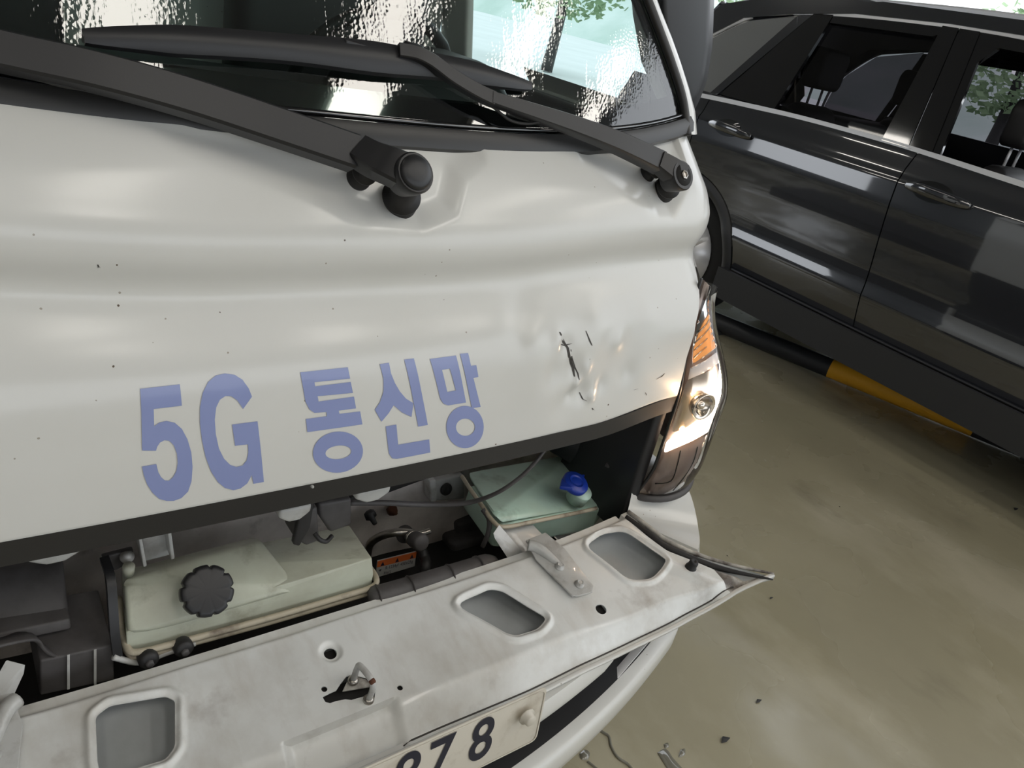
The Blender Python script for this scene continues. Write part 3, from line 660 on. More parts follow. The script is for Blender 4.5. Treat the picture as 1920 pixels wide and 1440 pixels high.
hull('cap_tab', [nc + Vector(v) for v in [(-.046, -.004, 0), (-.024, -.020, 0), (-.024, .018, 0), (-.046, -.004, .008), (-.024, -.020, .011), (-.024, .018, .011)]], M['blue'], bc, .002)
hull('cap_tab', [nc + Vector(v) for v in [(.04, .014, .002), (.024, .0, .002), (.018, .02, .002), (.04, .014, .008), (.024, .0, .008), (.018, .02, .008)]], M['blue'], bc, .002)
mesh('cap_emboss', *lathe(nc + nax * .0105, nax, [(0, .017), (.0008, .017), (.0008, .016), (.0002, .0155)], 28), M['blue'], bc)
P = [Y(905, 955, .17), Y(917, 975, .15), Y(915, 1000, .14), Y(905, 1025, .14)]
mesh('washer_pipe', *tube(P, .005, 8), M['greyp'], truck)
# black housing of the lamp beside the washer tank
hb = [Y(1040, 800, .36), Y(1215, 760, .20)]

lw = [Vector((.728, .065, .46)), Vector((.728, .065, .84)), Vector((.705, .30, .46)), Vector((.705, .30, .84)), Vector((.70, .072, .46)), Vector((.70, .072, .84))]
hull('lamp_side_housing', lw, M['plastic'], truck, .006)
hull('lamp_shelf', [Y(1030, 800, .30), Y(1180, 850, .18), Y(1160, 925, .18), Y(1150, 900, .22), Y(1000, 830, .33), Y(1200, 800, .22), Y(1050, 790, .36)], M['plastic'], truck, .006)
for (a, b, y) in ((1222, 793, .10), (1170, 890, .12)):
    p = Y(a, b, y); q = mesh('adjuster_pin', *lathe(p + Vector((-.02, .04, .006)), Vector((.4, -1, -.12)), [(0, .006), (.045, .006), (.046, .004)], 12), M['greyp'], truck)
    mesh('pin_tip', *lathe(p + Vector((-.0, -.002, .0)), Vector((.4, -1, -.12)), [(0, .0045), (.003, .0045), (.0035, .002)], 12), M['metal'], q)
hull('part_sticker', [Y(1128, 838, .2), Y(1150, 836, .2), Y(1160, 851, .185), Y(1138, 854, .185), Y(1140, 845, .196)], M['lab'], truck, 0)
sheet('seal_clip', [(1232, 762), (1258, 757), (1259, 763), (1234, 768)], .055, M['chrome'], bevel=.001, th=.004)
c = onto(587, 915, lambda p: .02 + bow(p.x, .8), 1); mesh('seal_chip', *lathe(c + Vector((0, .004, 0)), (0, -1, .3), [(0, .0025), (.0035, .002)], 8), M['lab'], truck)
# ------------------------------------------------------------------ opened front flap
def nrim(x): return -.03 * (1 - sm(.60, .839, abs(x)))
def Ffl(p, n=0): return .51 + .19 * p.y + .075 * (min(abs(p.x), .86) / .84) ** 4 + n
def flx(a, b, n=0): return onto(a, b, lambda p: Ffl(p, n), 2)
rimpx = [(690, 1440), (830, 1372), (1000, 1300), (1090, 1255), (1200, 1203), (1290, 1157), (1345, 1128), (1382, 1104), (1413, 1090), (1449, 1075)]
rp = [onto(a, b, lambda p: Ffl(p, nrim(p.x)), 2) for a, b in rimpx]
RX = [0] + [p.x for p in rp[1:]]; RY = [rp[1].y] + [p.y for p in rp[1:]]
def yr(x): return smi(abs(x), RX, RY) if abs(x) < .8 else interp(abs(x), RX, RY)
platpx = [(500, 1417), (586, 1365), (710, 1324), (950, 1230), (1060, 1185), (1180, 1150), (1250, 1120), (1340, 1100)]
pp = [flx(a, b) for a, b in platpx]
def yp(x): return smi(abs(x), [0, .25, .38, .52, .61, .72], [-.127, -.129, -.131, -.147, -.153, -.178])
rgpx = [(1180, 950), (1225, 985), (1262, 1010), (1350, 1045), (1449, 1074)]
rg = [flx(a, b) for a, b in rgpx]; TIPX = RX[-1] - .001
def yh(x):
    x = abs(x); return .055 if x <= rg[0].x else interp(x, [p.x for p in rg[:-1]] + [TIPX], [.055] + [p.y for p in rg[1:-1]] + [RY[-1] + .002])
def fln(x, y):
    """relief of the pressed inner panel"""
    a, h, p = yr(x), yh(x), yp(x); nr = nrim(x); d = y - a
    n = 0
    if d < .008: n = nr - .002
    elif y < p: n = lerp(nr - .003, 0, sm(0, 1, (d - .008) / max(.004, p - a - .008)) ** .8)
    ax = abs(x)
    if ax < .67: n += -.012 * (1 - sm(.012, .026, h - y))
    if ax > .60:                                     # sloping channel along the slanted end
        de = 9
        for i in range(len(rg) - 1):
            u, v = Vector((rg[i].x, rg[i].y)), Vector((rg[i+1].x, rg[i+1].y)); w_ = v - u; t = max(0, min(1, (Vector((ax, y)) - u).dot(w_) / w_.length_squared)); de = min(de, (Vector((ax, y)) - u - w_ * t).length)
        if de < .04: n += -.016 * (1 - sm(.014, .036, de)) * (1 if y > a + .01 else .5)
        if .052 < de < .085: n += .006 * math.sin((de - .052) / .033 * math.pi) * sm(.62, .66, ax)
    # finger recess in the sloping face, left of centre
    e = max(abs(x + .045) / .085, 0); 
    if e < 1.15 and y < p + .004: n -= .014 * (1 - sm(.85, 1.1, e)) * sm(-.002, .012, d)
    # shallow waves
    n += .0015 * math.sin(x * 21) * math.sin(y * 40 + 1)
    return n
def clampd(L): return L
h3 = roundpoly([(p.x, p.y) for p in [flx(*q) for q in [(1098, 1022), (1130, 1000), (1168, 996), (1254, 1050), (1222, 1086), (1178, 1088)]]], .35)
h2 = roundpoly([(p.x, p.y) for p in [flx(*q) for q in [(850, 1133), (918, 1104), (942, 1108), (1026, 1158), (1008, 1180), (968, 1192), (950, 1188)]]], .35)
h1 = roundpoly([(p.x, p.y) for p in [flx(*q) for q in [(179, 1342), (205, 1322), (310, 1306), (328, 1314), (328, 1400), (310, 1424), (184, 1462)]]], .3)
h0 = [(-x, y) for x, y in h3]
slot = [(p.x, p.y) for p in [flx(560 + a / 8, 1180 + b / 8) for a, b in [(355, 1020), (460, 965), (560, 920), (640, 800), (720, 705), (800, 680), (1000, 720), (1160, 795), (1150, 930), (1135, 1050), (1080, 1085), (1000, 1000), (790, 1060), (700, 1050), (560, 1080), (470, 1110), (400, 1095)]]]
def circ(a, b, r): p = flx(a, b); return ellipse((p.x, p.y), r, r, n=20)
holes = [h0, h1, h2, h3, slot, circ(620, 1221, .0100), circ(1127, 1142, .0105), circ(608, 1293, .0045), circ(750, 1290, .0045), circ(943, 1307, .0045)]
rims = [(h1, .016, .005), (h2, .018, .006), (h3, .016, .005), (h0, .016, .005), (holes[5], .010, -.005)]
def fz(x, y):
    n = fln(x, y)
    for P, wd, dz in rims:
        if abs(x - P[0][0]) < .2 and abs(y - P[0][1]) < .16:
            d = sdist(P, x, y)
            if d > 0 or True:
                inside = sdist_in(P, x, y); q = -1 if inside else 1
                if inside or d < wd: n += dz * (1 - sm(.002, wd, d if not inside else 0))if dz < 0 else dz * (sm(.0, wd * .5, d) - sm(wd * .5, wd, d) if not inside else 0) 
    return Vector((x, y, .51 + .19 * y + .075 * (min(abs(x), .86) / .84) ** 4 + n))
def sdist_in(P, x, y):
    ins = False
    for i in range(len(P)):
        x1, z1 = P[i-1]; x2, z2 = P[i]
        if (z1 > y) != (z2 > y) and x < (x2-x1)*(y-z1)/(z2-z1)+x1: ins = not ins
    return ins
_sd = sdist
def sdist(P, x, z): return abs(_sd(P, x, z))
def flg(u, v):
    x = (u * 2 - 1) * TIPX; return fz(x, lerp(yr(x), yh(x), v))
flap = tag(empty('front_flap'), None); flap.parent = truck
flap = mesh('front_flap', *grid(flg, 760, 110), M['dirty'], truck, label='front flap hinged open, dirty inner panel facing up')
bpy.data.objects.remove(bpy.data.objects['front_flap']) if bpy.data.objects['front_flap'].type == 'EMPTY' else None
flap.name = 'front_flap'
me = flap.data; me.materials.append(M['grime'])
for p in me.polygons:
    c = p.center; ax = abs(c.x)
    if c.y - yr(c.x) < .010 and False: p.material_index = 1
    if ax > .69 and (yh(ax) - c.y < .030 or ax > .745 and c.y - yr(ax) < .05): p.material_index = 1
so = flap.modifiers.new('s', 'SOLIDIFY'); so.thickness = .0016; so.offset = -1
vs, fs = [], []
for P in holes:
    k = len(vs); n = len(P); vs += [Vector((x, y, .30)) for x, y in P] + [Vector((x, y, .62)) for x, y in P]
    fs += [tuple(range(k, k+n)), tuple(range(k+n, k+2*n))[::-1]] + [(k+i, k+n+i, k+n+(i+1) % n, k+(i+1) % n) for i in range(n)]
cut = mesh('cutter', vs, fs, None)
bo = flap.modifiers.new('b', 'BOOLEAN'); bo.object = cut; bo.operation = 'DIFFERENCE'; bo.solver = 'EXACT'
me2 = bpy.data.meshes.new_from_object(flap.evaluated_get(bpy.context.evaluated_depsgraph_get()))
flap.modifiers.clear(); flap.data = me2; bpy.data.objects.remove(cut); me2.set_sharp_from_angle(angle=math.radians(45))
# outer skin under it (seen through the holes), hemmed round the rim
def skg(u, v):
    x = (u * 2 - 1) * (TIPX + .004); a = yr(min(abs(x), TIPX)); h = yh(min(abs(x), TIPX)); y = lerp(a - .005, h - .004, v)
    z0 = .51 + .19 * y + .075 * (min(abs(x), .86) / .84) ** 4
    hem = sm(0, .12, v); end = sm(.62, .80, abs(x))
    return Vector((x, y, z0 + lerp(nrim(x) - .004, lerp(-.045, -.012, end), hem * (1 - .55 * sm(.85, 1, v)))))
mesh('outer_skin', *grid(skg, 200, 20), M['skinback'], flap)
rimw = [Vector((x, yr(x) - .003, .51 + .19 * yr(x) + .075 * (abs(x) / .84) ** 4 + nrim(x) - .001)) for x in [(-1 + i / 40) * TIPX for i in range(81)]]
mesh('rim_hem', *sweep(rimw, lambda t: [(-.004, -.003), (.004, -.003), (.005, .001), (.003, .003), (-.003, .003), (-.005, .001)], (0, 0, 1), 0), M['paint'], flap)
mesh('hem_groove', *tube([Vector((x, yr(x) + .0085, fz(x, yr(x) + .0085).z + .0004)) for x in [(-1 + i / 60) * .76 for i in range(121)]], .0016, 6, 0), M['scratch'], flap)
endp = [fz(p.x, p.y) + Vector((.001, .002, .004)) for p in rg[:-1]] + [rimw[-1] + Vector((0, 0, .003))]
endp[0] = fz(rg[0].x, .052) + Vector((0, 0, .004))
for s in (1, -1):
    q = [Vector((s * p.x, p.y, p.z)) for p in endp]
    mesh('end_hem', *tube(q, [.0045, .005, .005, .005, .002], 8, 8), M['grime'], flap)
    q = [p + Vector((-s * .015, -.010, -.002)) for p in q]
    mesh('end_seal', *tube(q, [.004, .0065, .007, .006, .0015], 8, 8), M['rubber'], flap)
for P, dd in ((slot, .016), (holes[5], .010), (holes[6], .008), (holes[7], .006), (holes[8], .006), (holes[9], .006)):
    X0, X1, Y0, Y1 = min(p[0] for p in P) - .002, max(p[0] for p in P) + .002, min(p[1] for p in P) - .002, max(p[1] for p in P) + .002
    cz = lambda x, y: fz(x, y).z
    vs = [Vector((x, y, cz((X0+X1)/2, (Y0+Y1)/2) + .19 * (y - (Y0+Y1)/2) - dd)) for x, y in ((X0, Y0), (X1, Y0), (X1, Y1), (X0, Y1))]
    hull('hole_shade_sheet', vs + [v - Vector((0, 0, .004)) for v in vs], M['dark'], flap, 0)  # black sheet under each hole, standing in for the shade inside it
# striker loop
f1, f2 = flx(662, 1276, .001), flx(691, 1312, .001)
upn = Vector((0, -.19, 1)).normalized(); H = .044
U = [f1, f1 + upn * H * .75, f1 + upn * H + (f2 - f1) * .12, f2 + upn * H * .98 + (f1 - f2) * .22, f2 + upn * H * .72, f2]
st = mesh('striker_loop', *tube(U, .0048, 12, 6), M['steel'], flap, label='white painted latch loop with a rusty chip')
for f in (f1, f2): mesh('striker_foot', *lathe(f - upn * .001, upn, [(0, .0085), (.003, .0085), (.005, .006), (.006, .0048)], 16), M['metal'], st)
mid = spline(U, 6)[19]; mesh('rust_chip', *lathe(mid + Vector((.0, -.0006, .0014)) - (f2 - f1).normalized() * .003, (f2 - f1).normalized() + upn * -.25, [(0, .0035), (.001, .0048), (.006, .0049), (.008, .0038)], 12), M['rust'], st)
pl_ = [flx(560 + a / 8, 1180 + b / 8, -.003) for a, b in [(655, 925), (720, 790), (760, 720), (860, 700), (1010, 745), (1140, 800), (1100, 850), (1000, 820)]]
hull('striker_plate', pl_ + [p + Vector((0, 0, -.003)) for p in pl_], M['grime'], flap, .001)
# finger-recess embossing, rubber stop, hinges
p = flx(1293, 1067); mesh('rubber_stop', *lathe(p - upn * .003, upn, [(0, .010), (.004, .0115), (.010, .0115), (.012, .0095), (.024, .0092), (.027, .0075), (.0272, .004), (.024, .002)], 20), M['rubber'], flap)
def hinge(s):
    mir = lambda p: Vector((s * p.x - (.008 if s < 0 else 0), p.y, p.z))
    mb = lambda p: Vector((s * p.x - (.05 if s < 0 else 0), p.y, p.z))
    br = hull('hinge_bracket', [mb(q) for q in [Y(925, 1000, .09), Y(935, 985, .10), Y(962, 1062, .055), Y(985, 1058, .05), Y(983, 1040, .06), Y(928, 1010, .085)] for q in (q, q + Vector((.002, 0, 0)))], M['steel'], truck, .001)
    c = mb(Y(972, 1052, .052)); mesh('hinge_pin', *lathe(c + Vector((-s * .004, 0, 0)), (s, 0, 0), [(0, .004), (.002, .006), (.03, .006), (.032, .004)], 14), M['metal'], br)
    hull('bracket_wall', [mb(q) for q in [Y(935, 985, .13), Y(990, 985, .13), Y(1045, 1030, .07), Y(1000, 1060, .05), Y(1000, 985, .12)] for q in (q, q + Vector((0, .002, 0)))], M['steel'], br, .001)
    A_ = [(985, 1015), (1022, 1000), (1058, 1030), (1066, 1046), (1112, 1100), (1110, 1112), (1082, 1120), (1072, 1118), (1005, 1052)]
    pts = [flx(a, b, .006) for a, b in A_]
    arm = hull('hinge_arm', [mir(q + d) for q in pts for d in (Vector((0, 0, 0)), Vector((0, 0, .003)))], M['steel'], flap, .0012)
    q0, q1 = flx(998, 1022, .012), flx(1050, 1048, .012); q2 = flx(1030, 1030, .012)
    mesh('arm_rib', *tube([mir(flx(990, 1022, .012)), mir(flx(1010, 1028, .013)), mir(flx(1040, 1052, .009)), mir(flx(1058, 1068, .004))], [.011, .011, .008, .002], 12, 5), M['steel'], arm)
    mesh('arm_edge', *tube([mir(flx(1008, 1052, .006)), mir(flx(1075, 1118, .006))], .0022, 8, 0), M['steel'], arm)
    for (a, b) in ((1049, 1063), (1086, 1096)):
        c = mir(flx(a, b, .009)); nb = mesh('bolt', *lathe(c, upn, [(0, .0095), (.0015, .0095), (.0018, .0072), (.007, .0070), (.0075, .0058)], 24), M['steel'], arm)
        mesh('bolt_head', *lathe(c + upn * .0015, upn, [(0, .0072), (.0060, .0072), (.0068, .0062), (.0062, .0045), (.0055, .001)], 6), M['steel'], nb, False)
hinge(1); hinge(-1)
# ------------------------------------------------------------------ bumper
RB = .20
def Bp(x): return -.26 + .25 * x * x
def bmp_(t, o, z):
    s = -1 if t < 0 else 1; a = abs(t); a0 = math.atan(.50 * .76)
    if a <= .76:
        th = math.atan(.50 * a); return Vector((s * (a - o * math.sin(th)), Bp(a) + o * math.cos(th), z))
    cx = .76 - RB * math.sin(a0); cy = Bp(.76) + RB * math.cos(a0); th = a0 + (math.pi/2 - a0) * min(1, (a - .76) / .25)
    y = cy - (RB - o) * math.cos(th) + max(0, a - 1.01)
    return Vector((s * (cx + (RB - o) * math.sin(th)), y, z))
prof = [(.14, .02), (.10, .005), (.10, -.04), (.10, 0), (.095, 0), (.03, 0), (.010, 0), (.002, 0), (0, 0), (0, 0), (.006, 0), (.03, 0), (.07, 0)]
zs = [.57, .565, .53, .40, .325, .312, .311, .305, .295, .265, .235, .205, .195]
vs, fs = [], []; NU = 200
for j, ((o, _), z) in enumerate(zip(prof, zs)):
    for i in range(NU + 1):
        t = (i / NU * 2 - 1) * 1.35; a = abs(t); k = sm(.735, .80, a) if j < 3 else sm(.76, .82, a)
        oc = [.185, .022, .006, .0, .0, .0, .0, .0, 0, 0, .006, .03, .07][j]
        zz = z + (.012 if j else .008) * sm(.8, 1.1, a) - .052 * (1 - sm(.86, 1.03, a)) * (j < 2) * (j < 4)
        if j < 4: zz = lerp([.43, .425, .41, .37][j], zz if j != 2 else lerp(.46, .54, sm(.86, 1.03, a)), k)
        vs.append(bmp_(t, lerp(o, oc, k), zz))
fs = [(j*(NU+1)+i, j*(NU+1)+i+1, (j+1)*(NU+1)+i+1, (j+1)*(NU+1)+i) for j in range(len(zs)-1) for i in range(NU)]
bumper = mesh('bumper', vs, fs, M['paint'], truck, auto=50)
bumper.data.materials.append(M['plastic'])
for p in bumper.data.polygons:
    j = p.index // NU; t = abs((p.index % NU + .5) / NU * 2 - 1) * 1.35
    if (j <= 1 and t < .74) or (1 < j <= 4 and t < .79): p.material_index = 1
def cbg(u, v):
    q = (u * 2 - 1) * .50; zz = [.44, .437, .42, .40, .385, .380, .380][int(v * 6 + .5)]; o = [.09, .035, .025, .028, .034, .06, .09][int(v * 6 + .5)]
    return bmp_(q * (1 - .10 * (1 - (zz - .38) / .06)), o, zz)
mesh('bumper_centre', *grid(cbg, 60, 6), M['paint'], bumper, auto=40)
for s in (1, -1):
    a, b = Y(1152, 1280, -.155), Y(1216, 1205, -.13)
    hull('fog_lamp_slat', [Vector((s * (p.x + dx), p.y + dy, p.z)) for p in (a, b) for dx, dy in ((0, 0), (.012, .004), (.008, .02))], M['satin'], bumper, .001)
for k in range(3):
    mesh('grille_bar', *tube([bmp_((-1 + i / 20) * .70, .075 - .01 * k, .335 + .016 * k) for i in range(41)], .0035, 6, 0), M['plastic'], bumper)
for k in range(-14, 15): 
    a = bmp_(k * .048, .085, .33); hull('grille_fin', [a + Vector(d) for d in [(-.004, 0, 0), (.004, 0, 0), (-.004, -.012, 0), (.004, -.012, 0), (-.004, 0, .045), (.004, 0, .045), (-.004, -.012, .045), (.004, -.012, .045)]], M['plastic'], bumper, 0)
# licence plate
py = -.245
q1 = Y(1006, 1388, py); PW, PH = .49, .112; px1 = q1.x; pz0 = q1.z
tilt = Vector((0, .10, 1)).normalized()
def pq(x, z, l=0): return Vector((x, py + (z - pz0) * .10 - l, z))
corn = roundpoly([(px1 - PW, pz0), (px1, pz0), (px1, pz0 + PH), (px1 - PW, pz0 + PH)], .12, 5)
plate = hull('licence_plate', [pq(x, z) for x, z in corn] + [pq(x, z, -.002) for x, z in corn], M['plate'], truck, .0006)
bd_ = [pq(x, z, .0008) for x, z in roundpoly([(px1 - PW + .004, pz0 + .004), (px1 - .004, pz0 + .004), (px1 - .004, pz0 + PH - .004), (px1 - PW + .004, pz0 + PH - .004)], .12, 5)]
mesh('plate_border', *tube(bd_ + bd_[:1], .0009, 6, 0), M['plate'], plate)
for s, (a, b) in (('8', (918, 1366)), ('7', (843, 1385)), ('8', (778, 1424))):
    p = Y(a, b, py - .004); text('plate_digit', s, (pq(p.x, pz0 + .060, .0015), (1, 0, 0), tilt), .115, M['ink'], plate, .78, .012)
p = Y(989, 1345, py - .003); b_ = mesh('plate_bolt', *lathe(p + Vector((0, .002, 0)), (0, -1, .1), [(0, .014), (.002, .014), (.003, .010), (.011, .0095), (.013, .007)], 20), M['plate'], plate)
# ------------------------------------------------------------------ headlights
from mathutils.bvhtree import BVHTree
LMID = [(.725, .052), (.738, .030), (.765, .012), (.797, .006), (.83, .012), (.86, .032), (.882, .062), (.895, .10), (.902, .16), (.902, .44)]
LTOP = [(.762, .118), (.768, .108), (.78, .10), (.795, .098), (.81, .105), (.825, .12), (.838, .145), (.845, .18), (.850, .22), (.850, .44)]
def lens(u, z, off=0):
    k = sm(.80, 1.02, z); q = u * 9; i = min(8, int(q)); f = q - i
    def P(L, q_):
        sp = [Vector((a, b, 0)) for a, b in L]; i0 = min(8, int(q_)); f0 = q_ - i0
        p0, p1, p2, p3 = sp[max(i0-1, 0)], sp[i0], sp[i0+1], sp[min(i0+2, 9)]
        return .5 * ((2*p1) + (p2-p0)*f0 + (2*p0-5*p1+4*p2-p3)*f0*f0 + (3*p1-p0-3*p2+p3)*f0**3)
    a, b = P(LMID, q), P(LTOP, q); c = a.lerp(b, k)
    if off:
        q2 = min(8.99, q + .05); q1 = max(0, q - .05)
        t = (P(LMID, q2) - P(LMID, q1)).lerp(P(LTOP, q2) - P(LTOP, q1), k).normalized(); c += Vector((-t.y, t.x, 0)) * off
    lowy = .03 * (1 - sm(.52, .66, z))                    # lower edge tucks back towards the bumper
    return Vector((c.x, c.y + lowy, z))
def zlo(u): return interp(u, [0, .3, .5, .7, 1], [.545, .562, .575, .59, .63])
def zhi(u): return interp(u, [0, .2, .4, .6, .8, 1], [1.045, 1.04, 1.03, 1.005, .97, .93])
def lensg(off, u0=0):
    return lambda u, v: lens(max(u0, u * .985), lerp(zlo(u) + (.006 if off else 0), zhi(u) - (.006 if off else 0), v), off)
g_l, gl2, fr2, mx2, out2, tn2 = glass('lamp_lens', (.95, .94, .93)); fr2.inputs[0].default_value = 1.45
for s in (1, -1):
    sg = lambda g: (lambda u, v: Vector((s * g(u, v).x, g(u, v).y, g(u, v).z)))
    hl = mesh('headlight', *grid(sg(lensg(.018, .01)), 50, 60), M['pink'], truck, label=('lit ' if s > 0 else '') + 'headlight with clear lens')
    mesh('headlight_lens', *grid(sg(lensg(0)), 60, 60), g_l, hl)
    edge = [lens(0, .545 + i * .025) + Vector((0, -.001, 0)) for i in range(21)]
    mesh('lens_frame', *tube([Vector((s * p.x, p.y, p.z)) for p in edge], .0035, 6, 0), M['seal'], hl)
    edge = [lens(u / 20, zlo(u / 20) + .012) for u in range(20)]
    mesh('lens_frame', *tube([Vector((s * p.x, p.y, p.z)) for p in edge], .009, 8, 0), M['greyp'], hl)
    if s < 0: continue
    gv, gf = grid(lensg(.013, .0), 60, 60); bv = BVHTree.FromPolygons(gv, gf)
    def cast(px, py):
        
        for i in range(60):
            h = bv.ray_cast(CAM, ray(px - i * 1.0, py + i * .15))
            if h[0]: return h[0]
        return bv.find_nearest(at(px, py, 1, .06))[0]
    def piece(name, loops, m, l=.002, cut=4, label=None):
        return drape(name, loops, lambda x, y, q: cast(x, y) - ray(x, y) * l, m, hl, cut, 0, label)
    piece('chrome_wedge', [[(1337, 528), (1349, 552), (1335, 572), (1318, 606), (1300, 652), (1296, 668), (1308, 604), (1322, 566)]], M['chrome'], .004)
    turn = piece('turn_signal', [roundpoly([(1349, 556), (1361, 578), (1366, 618), (1352, 644), (1326, 664), (1297, 684), (1301, 650), (1318, 606)], .3)], M['amber'], .006, label='amber turn signal reflector')
    for k in range(7):
        y0 = 585 + k * 14; pts = [(1362 - k * 1.2, y0), (1342, y0 + 10), (1322 - k * 1.5, y0 + 26 + k), (1304 - k, y0 + 44)]
        pts = [p for p in pts if 560 < p[1] < 682]
        if len(pts) > 2: mesh('lens_flute', *tube([cast(a, b) - ray(a, b) * .009 for a, b in pts], .0016, 6, 4), M['bowl'], turn)
    piece('silver_band', [[(1294, 690), (1322, 676), (1355, 652), (1367, 640), (1368, 668), (1345, 682), (1318, 700), (1290, 712)]], M['satin'], .010)
    bc_ = cast(1308, 755); ax = Vector((-.12, -1, .05)).normalized()
    piece('reflector_recess', [roundpoly([(1288, 712), (1343, 690), (1341, 740), (1328, 776), (1298, 800), (1258, 812), (1272, 760)], .25)], M['bowl'], .003)
    lt = bpy.data.lights.new('headlight_lamp', 'POINT'); lt.energy = .9; lt.color = (1, .66, .38); lt.shadow_soft_size = .01
    lo_ = bpy.data.objects.new('headlight_lamp', lt); link(lo_, hl); lo_.location = cast(1300, 740) + Vector((-.004, -.012, .0))
    rb_ = mesh('projector_ring', *lathe(bc_ + ax * .002, ax, [(0, .024), (.018, .029), (.020, .0275), (.012, .022), (.004, .012), (.004, .001)], 32), M['bowl'], hl)
    mesh('projector_bulb', *lathe(bc_ + ax * .006, ax, [(0, .010), (.006, .010), (.010, .007), (.012, .002)], 20), M['bowl'], rb_)
    bb = cast(1275, 805); mesh('position_bulb', *lathe(bb, ax, [(.004, .006), (.010, .007), (.014, .005), (.016, .001)], 16), M['bulb'], hl)
    piece('running_light', [roundpoly([(1350, 678), (1365, 672), (1366, 705), (1360, 748), (1348, 785), (1334, 806), (1300, 826), (1244, 850), (1250, 826), (1292, 808), (1322, 786), (1338, 752), (1346, 712)], .3)], M['glow'], .012, label='glowing white L-shaped running light')
    lb = piece('lower_bezel', [roundpoly([(1243, 858), (1300, 832), (1340, 806), (1352, 790), (1345, 830), (1318, 868), (1280, 905), (1215, 945), (1222, 905)], .2)], M['pink'], .008)
    for pts in ([(1276, 845), (1270, 872), (1258, 902), (1228, 907)], [(1308, 838), (1300, 866), (1282, 896), (1262, 920)]):
        mesh('bezel_groove', *tube([cast(a, b) - ray(a, b) * .010 for a, b in pts], .0011, 6, 4), M['seam'], lb)
    for k in range(6):
        a = 1318 + k * 5; mesh('bezel_rib', *tube([cast(a, 838 - k * 5) - ray(a, 838 - k * 5) * .010, cast(a - 12, 868 - k * 6) - ray(a - 12, 868 - k * 6) * .010], .0013, 6, 0), M['bowl'], lb)
# ------------------------------------------------------------------ wipers
wn = Vector((0, -1, .5)).normalized()
def csec(w0, h0, w1, h1):
    def f(t):
        w_, h_ = lerp(w0, w1, t), lerp(h0, h1, t); b = .12
        return [(-w_/2, -h_/2), (w_/2, -h_/2), (w_/2, h_/2 * .7), (w_/2 * .86, h_/2), (-w_/2 * .86, h_/2), (-w_/2, h_/2 * .7)]
    return f
def surf(px, py, l=0): return onto(px, py, Fcab, 1) + Vector((0, -l, l * .4))
def wiper(name, arm, sizes, capc, capopen, link_, mounts, blade, neck, lab):
    W = mesh(name, *sweep([Y(*p) for p in arm], csec(*sizes), wn, 5), M['plastic'], truck, auto=35, label=lab)
    P = [Y(*p) for p in link_]; mesh('arm_head', *sweep(P, csec(sizes[0] * .85, sizes[1] * .95, .046, .028), wn, 4), M['plastic'], W, auto=35)
    c = Y(*capc); ax = Vector((0, -.86, .5)).normalized()
    mesh('pivot_housing', *lathe(c - ax * .030, ax, [(0, .022), (.020, .0255), (.034, .0265), (.037, .0245)], 32), M['plastic'], W, auto=40)
    if capopen:
        mesh('pivot_recess', *lathe(c + ax * .0071, ax, [(0, .019), (.0004, .019)], 28), M['dark'], W)
        mesh('pivot_nut', *lathe(c + ax * .0071, ax, [(0, .0085), (.004, .008), (.005, .005), (.003, .004)], 6), M['metal'], W, False)
    else: mesh('pivot_cap', *lathe(c + ax * .006, ax, [(0, .0225), (.003, .022), (.006, .0185), (.0075, .011), (.008, .001)], 32), M['plastic'], W)
    for i, (a, b, r) in enumerate(mounts):
        p = surf(a, b); ax2 = Vector((.0, -.80, .6)).normalized() if i else (c - p).normalized()
        L = (c - p).length if not i else .045
        mesh('rubber_grommet', *lathe(p - ax2 * .006, ax2, [(0, r), (.008, r), (.014, r * .86), (.016, r * .72), (.022, r * .70), (.024, r * 1.0), (.027, r * 1.02), (.029, r * .7), (L * .9, r * .65)], 32), M['rubber'], W)
    if neck: mesh('arm_neck', *sweep([Y(*p) for p in neck], csec(.022, .014, .018, .010), wn, 5), M['plastic'], W, auto=35)
    if blade:
        P = [onto(a, b, Fw, 1) + wn * l for a, b, l in blade]
        def bs(t):
            k = min(1, .45 + 3 * t, .35 + 5 * (1 - t)); w_ = .0175 * k * (1 + .25 * math.exp(-((t - .60) / .12) ** 2)); return [(-w_, -.003), (w_, -.005), (w_ * .9, .003), (w_ * .3, .009 * k), (-w_ * .4, .009 * k), (-w_ * .95, .003)]
        B_ = mesh('wiper_blade', *sweep(P, bs, wn, 6), M['plastic'], W, auto=40)
        mesh('blade_rubber', *sweep([p - wn * .007 for p in P], lambda t: [(-.0015, -.007), (.0015, -.007), (.004, .004), (-.004, .004)], wn, 6), M['rubber'], B_, auto=30)
        i = len(P) * 6 // 10
        bx = onto(758, 100, Fw, 1) + wn * .022
        hull('blade_adapter', [bx + Vector(d) for d in [(-.014, 0, -.009), (.018, .0, -.012), (-.014, 0, .009), (.018, 0, .006), (-.010, -.010, -.007), (.012, -.010, -.009), (-.010, -.010, .007), (.012, -.010, .004)]], M['plastic'], B_, .002)
        bx = onto(668, 96, Fw, 1) + wn * .018
        hull('blade_clip', [bx + Vector(d) for d in [(-.030, 0, -.004), (.030, .0, -.010), (-.030, 0, .008), (.030, 0, .002), (-.026, -.007, -.003), (.026, -.007, -.008), (-.026, -.007, .006), (.026, -.007, .001)]], M['plastic'], B_, .0015)
    return W
wa = wiper('wiper_arm', [(664, 287, .115), (520, 238, .128), (350, 182, .145), (180, 135, .158), (0, 95, .172), (-160, 55, .185), (-300, 20, .20)], (.044, .028, .034, .022), (775, 326, .055), False,
      [(672, 282, .112), (700, 298, .095), (735, 312, .075), (775, 330, .062)], [(748, 378, .026), (672, 334, .017)], None, None, 'nearer black wiper arm with round pivot cap')
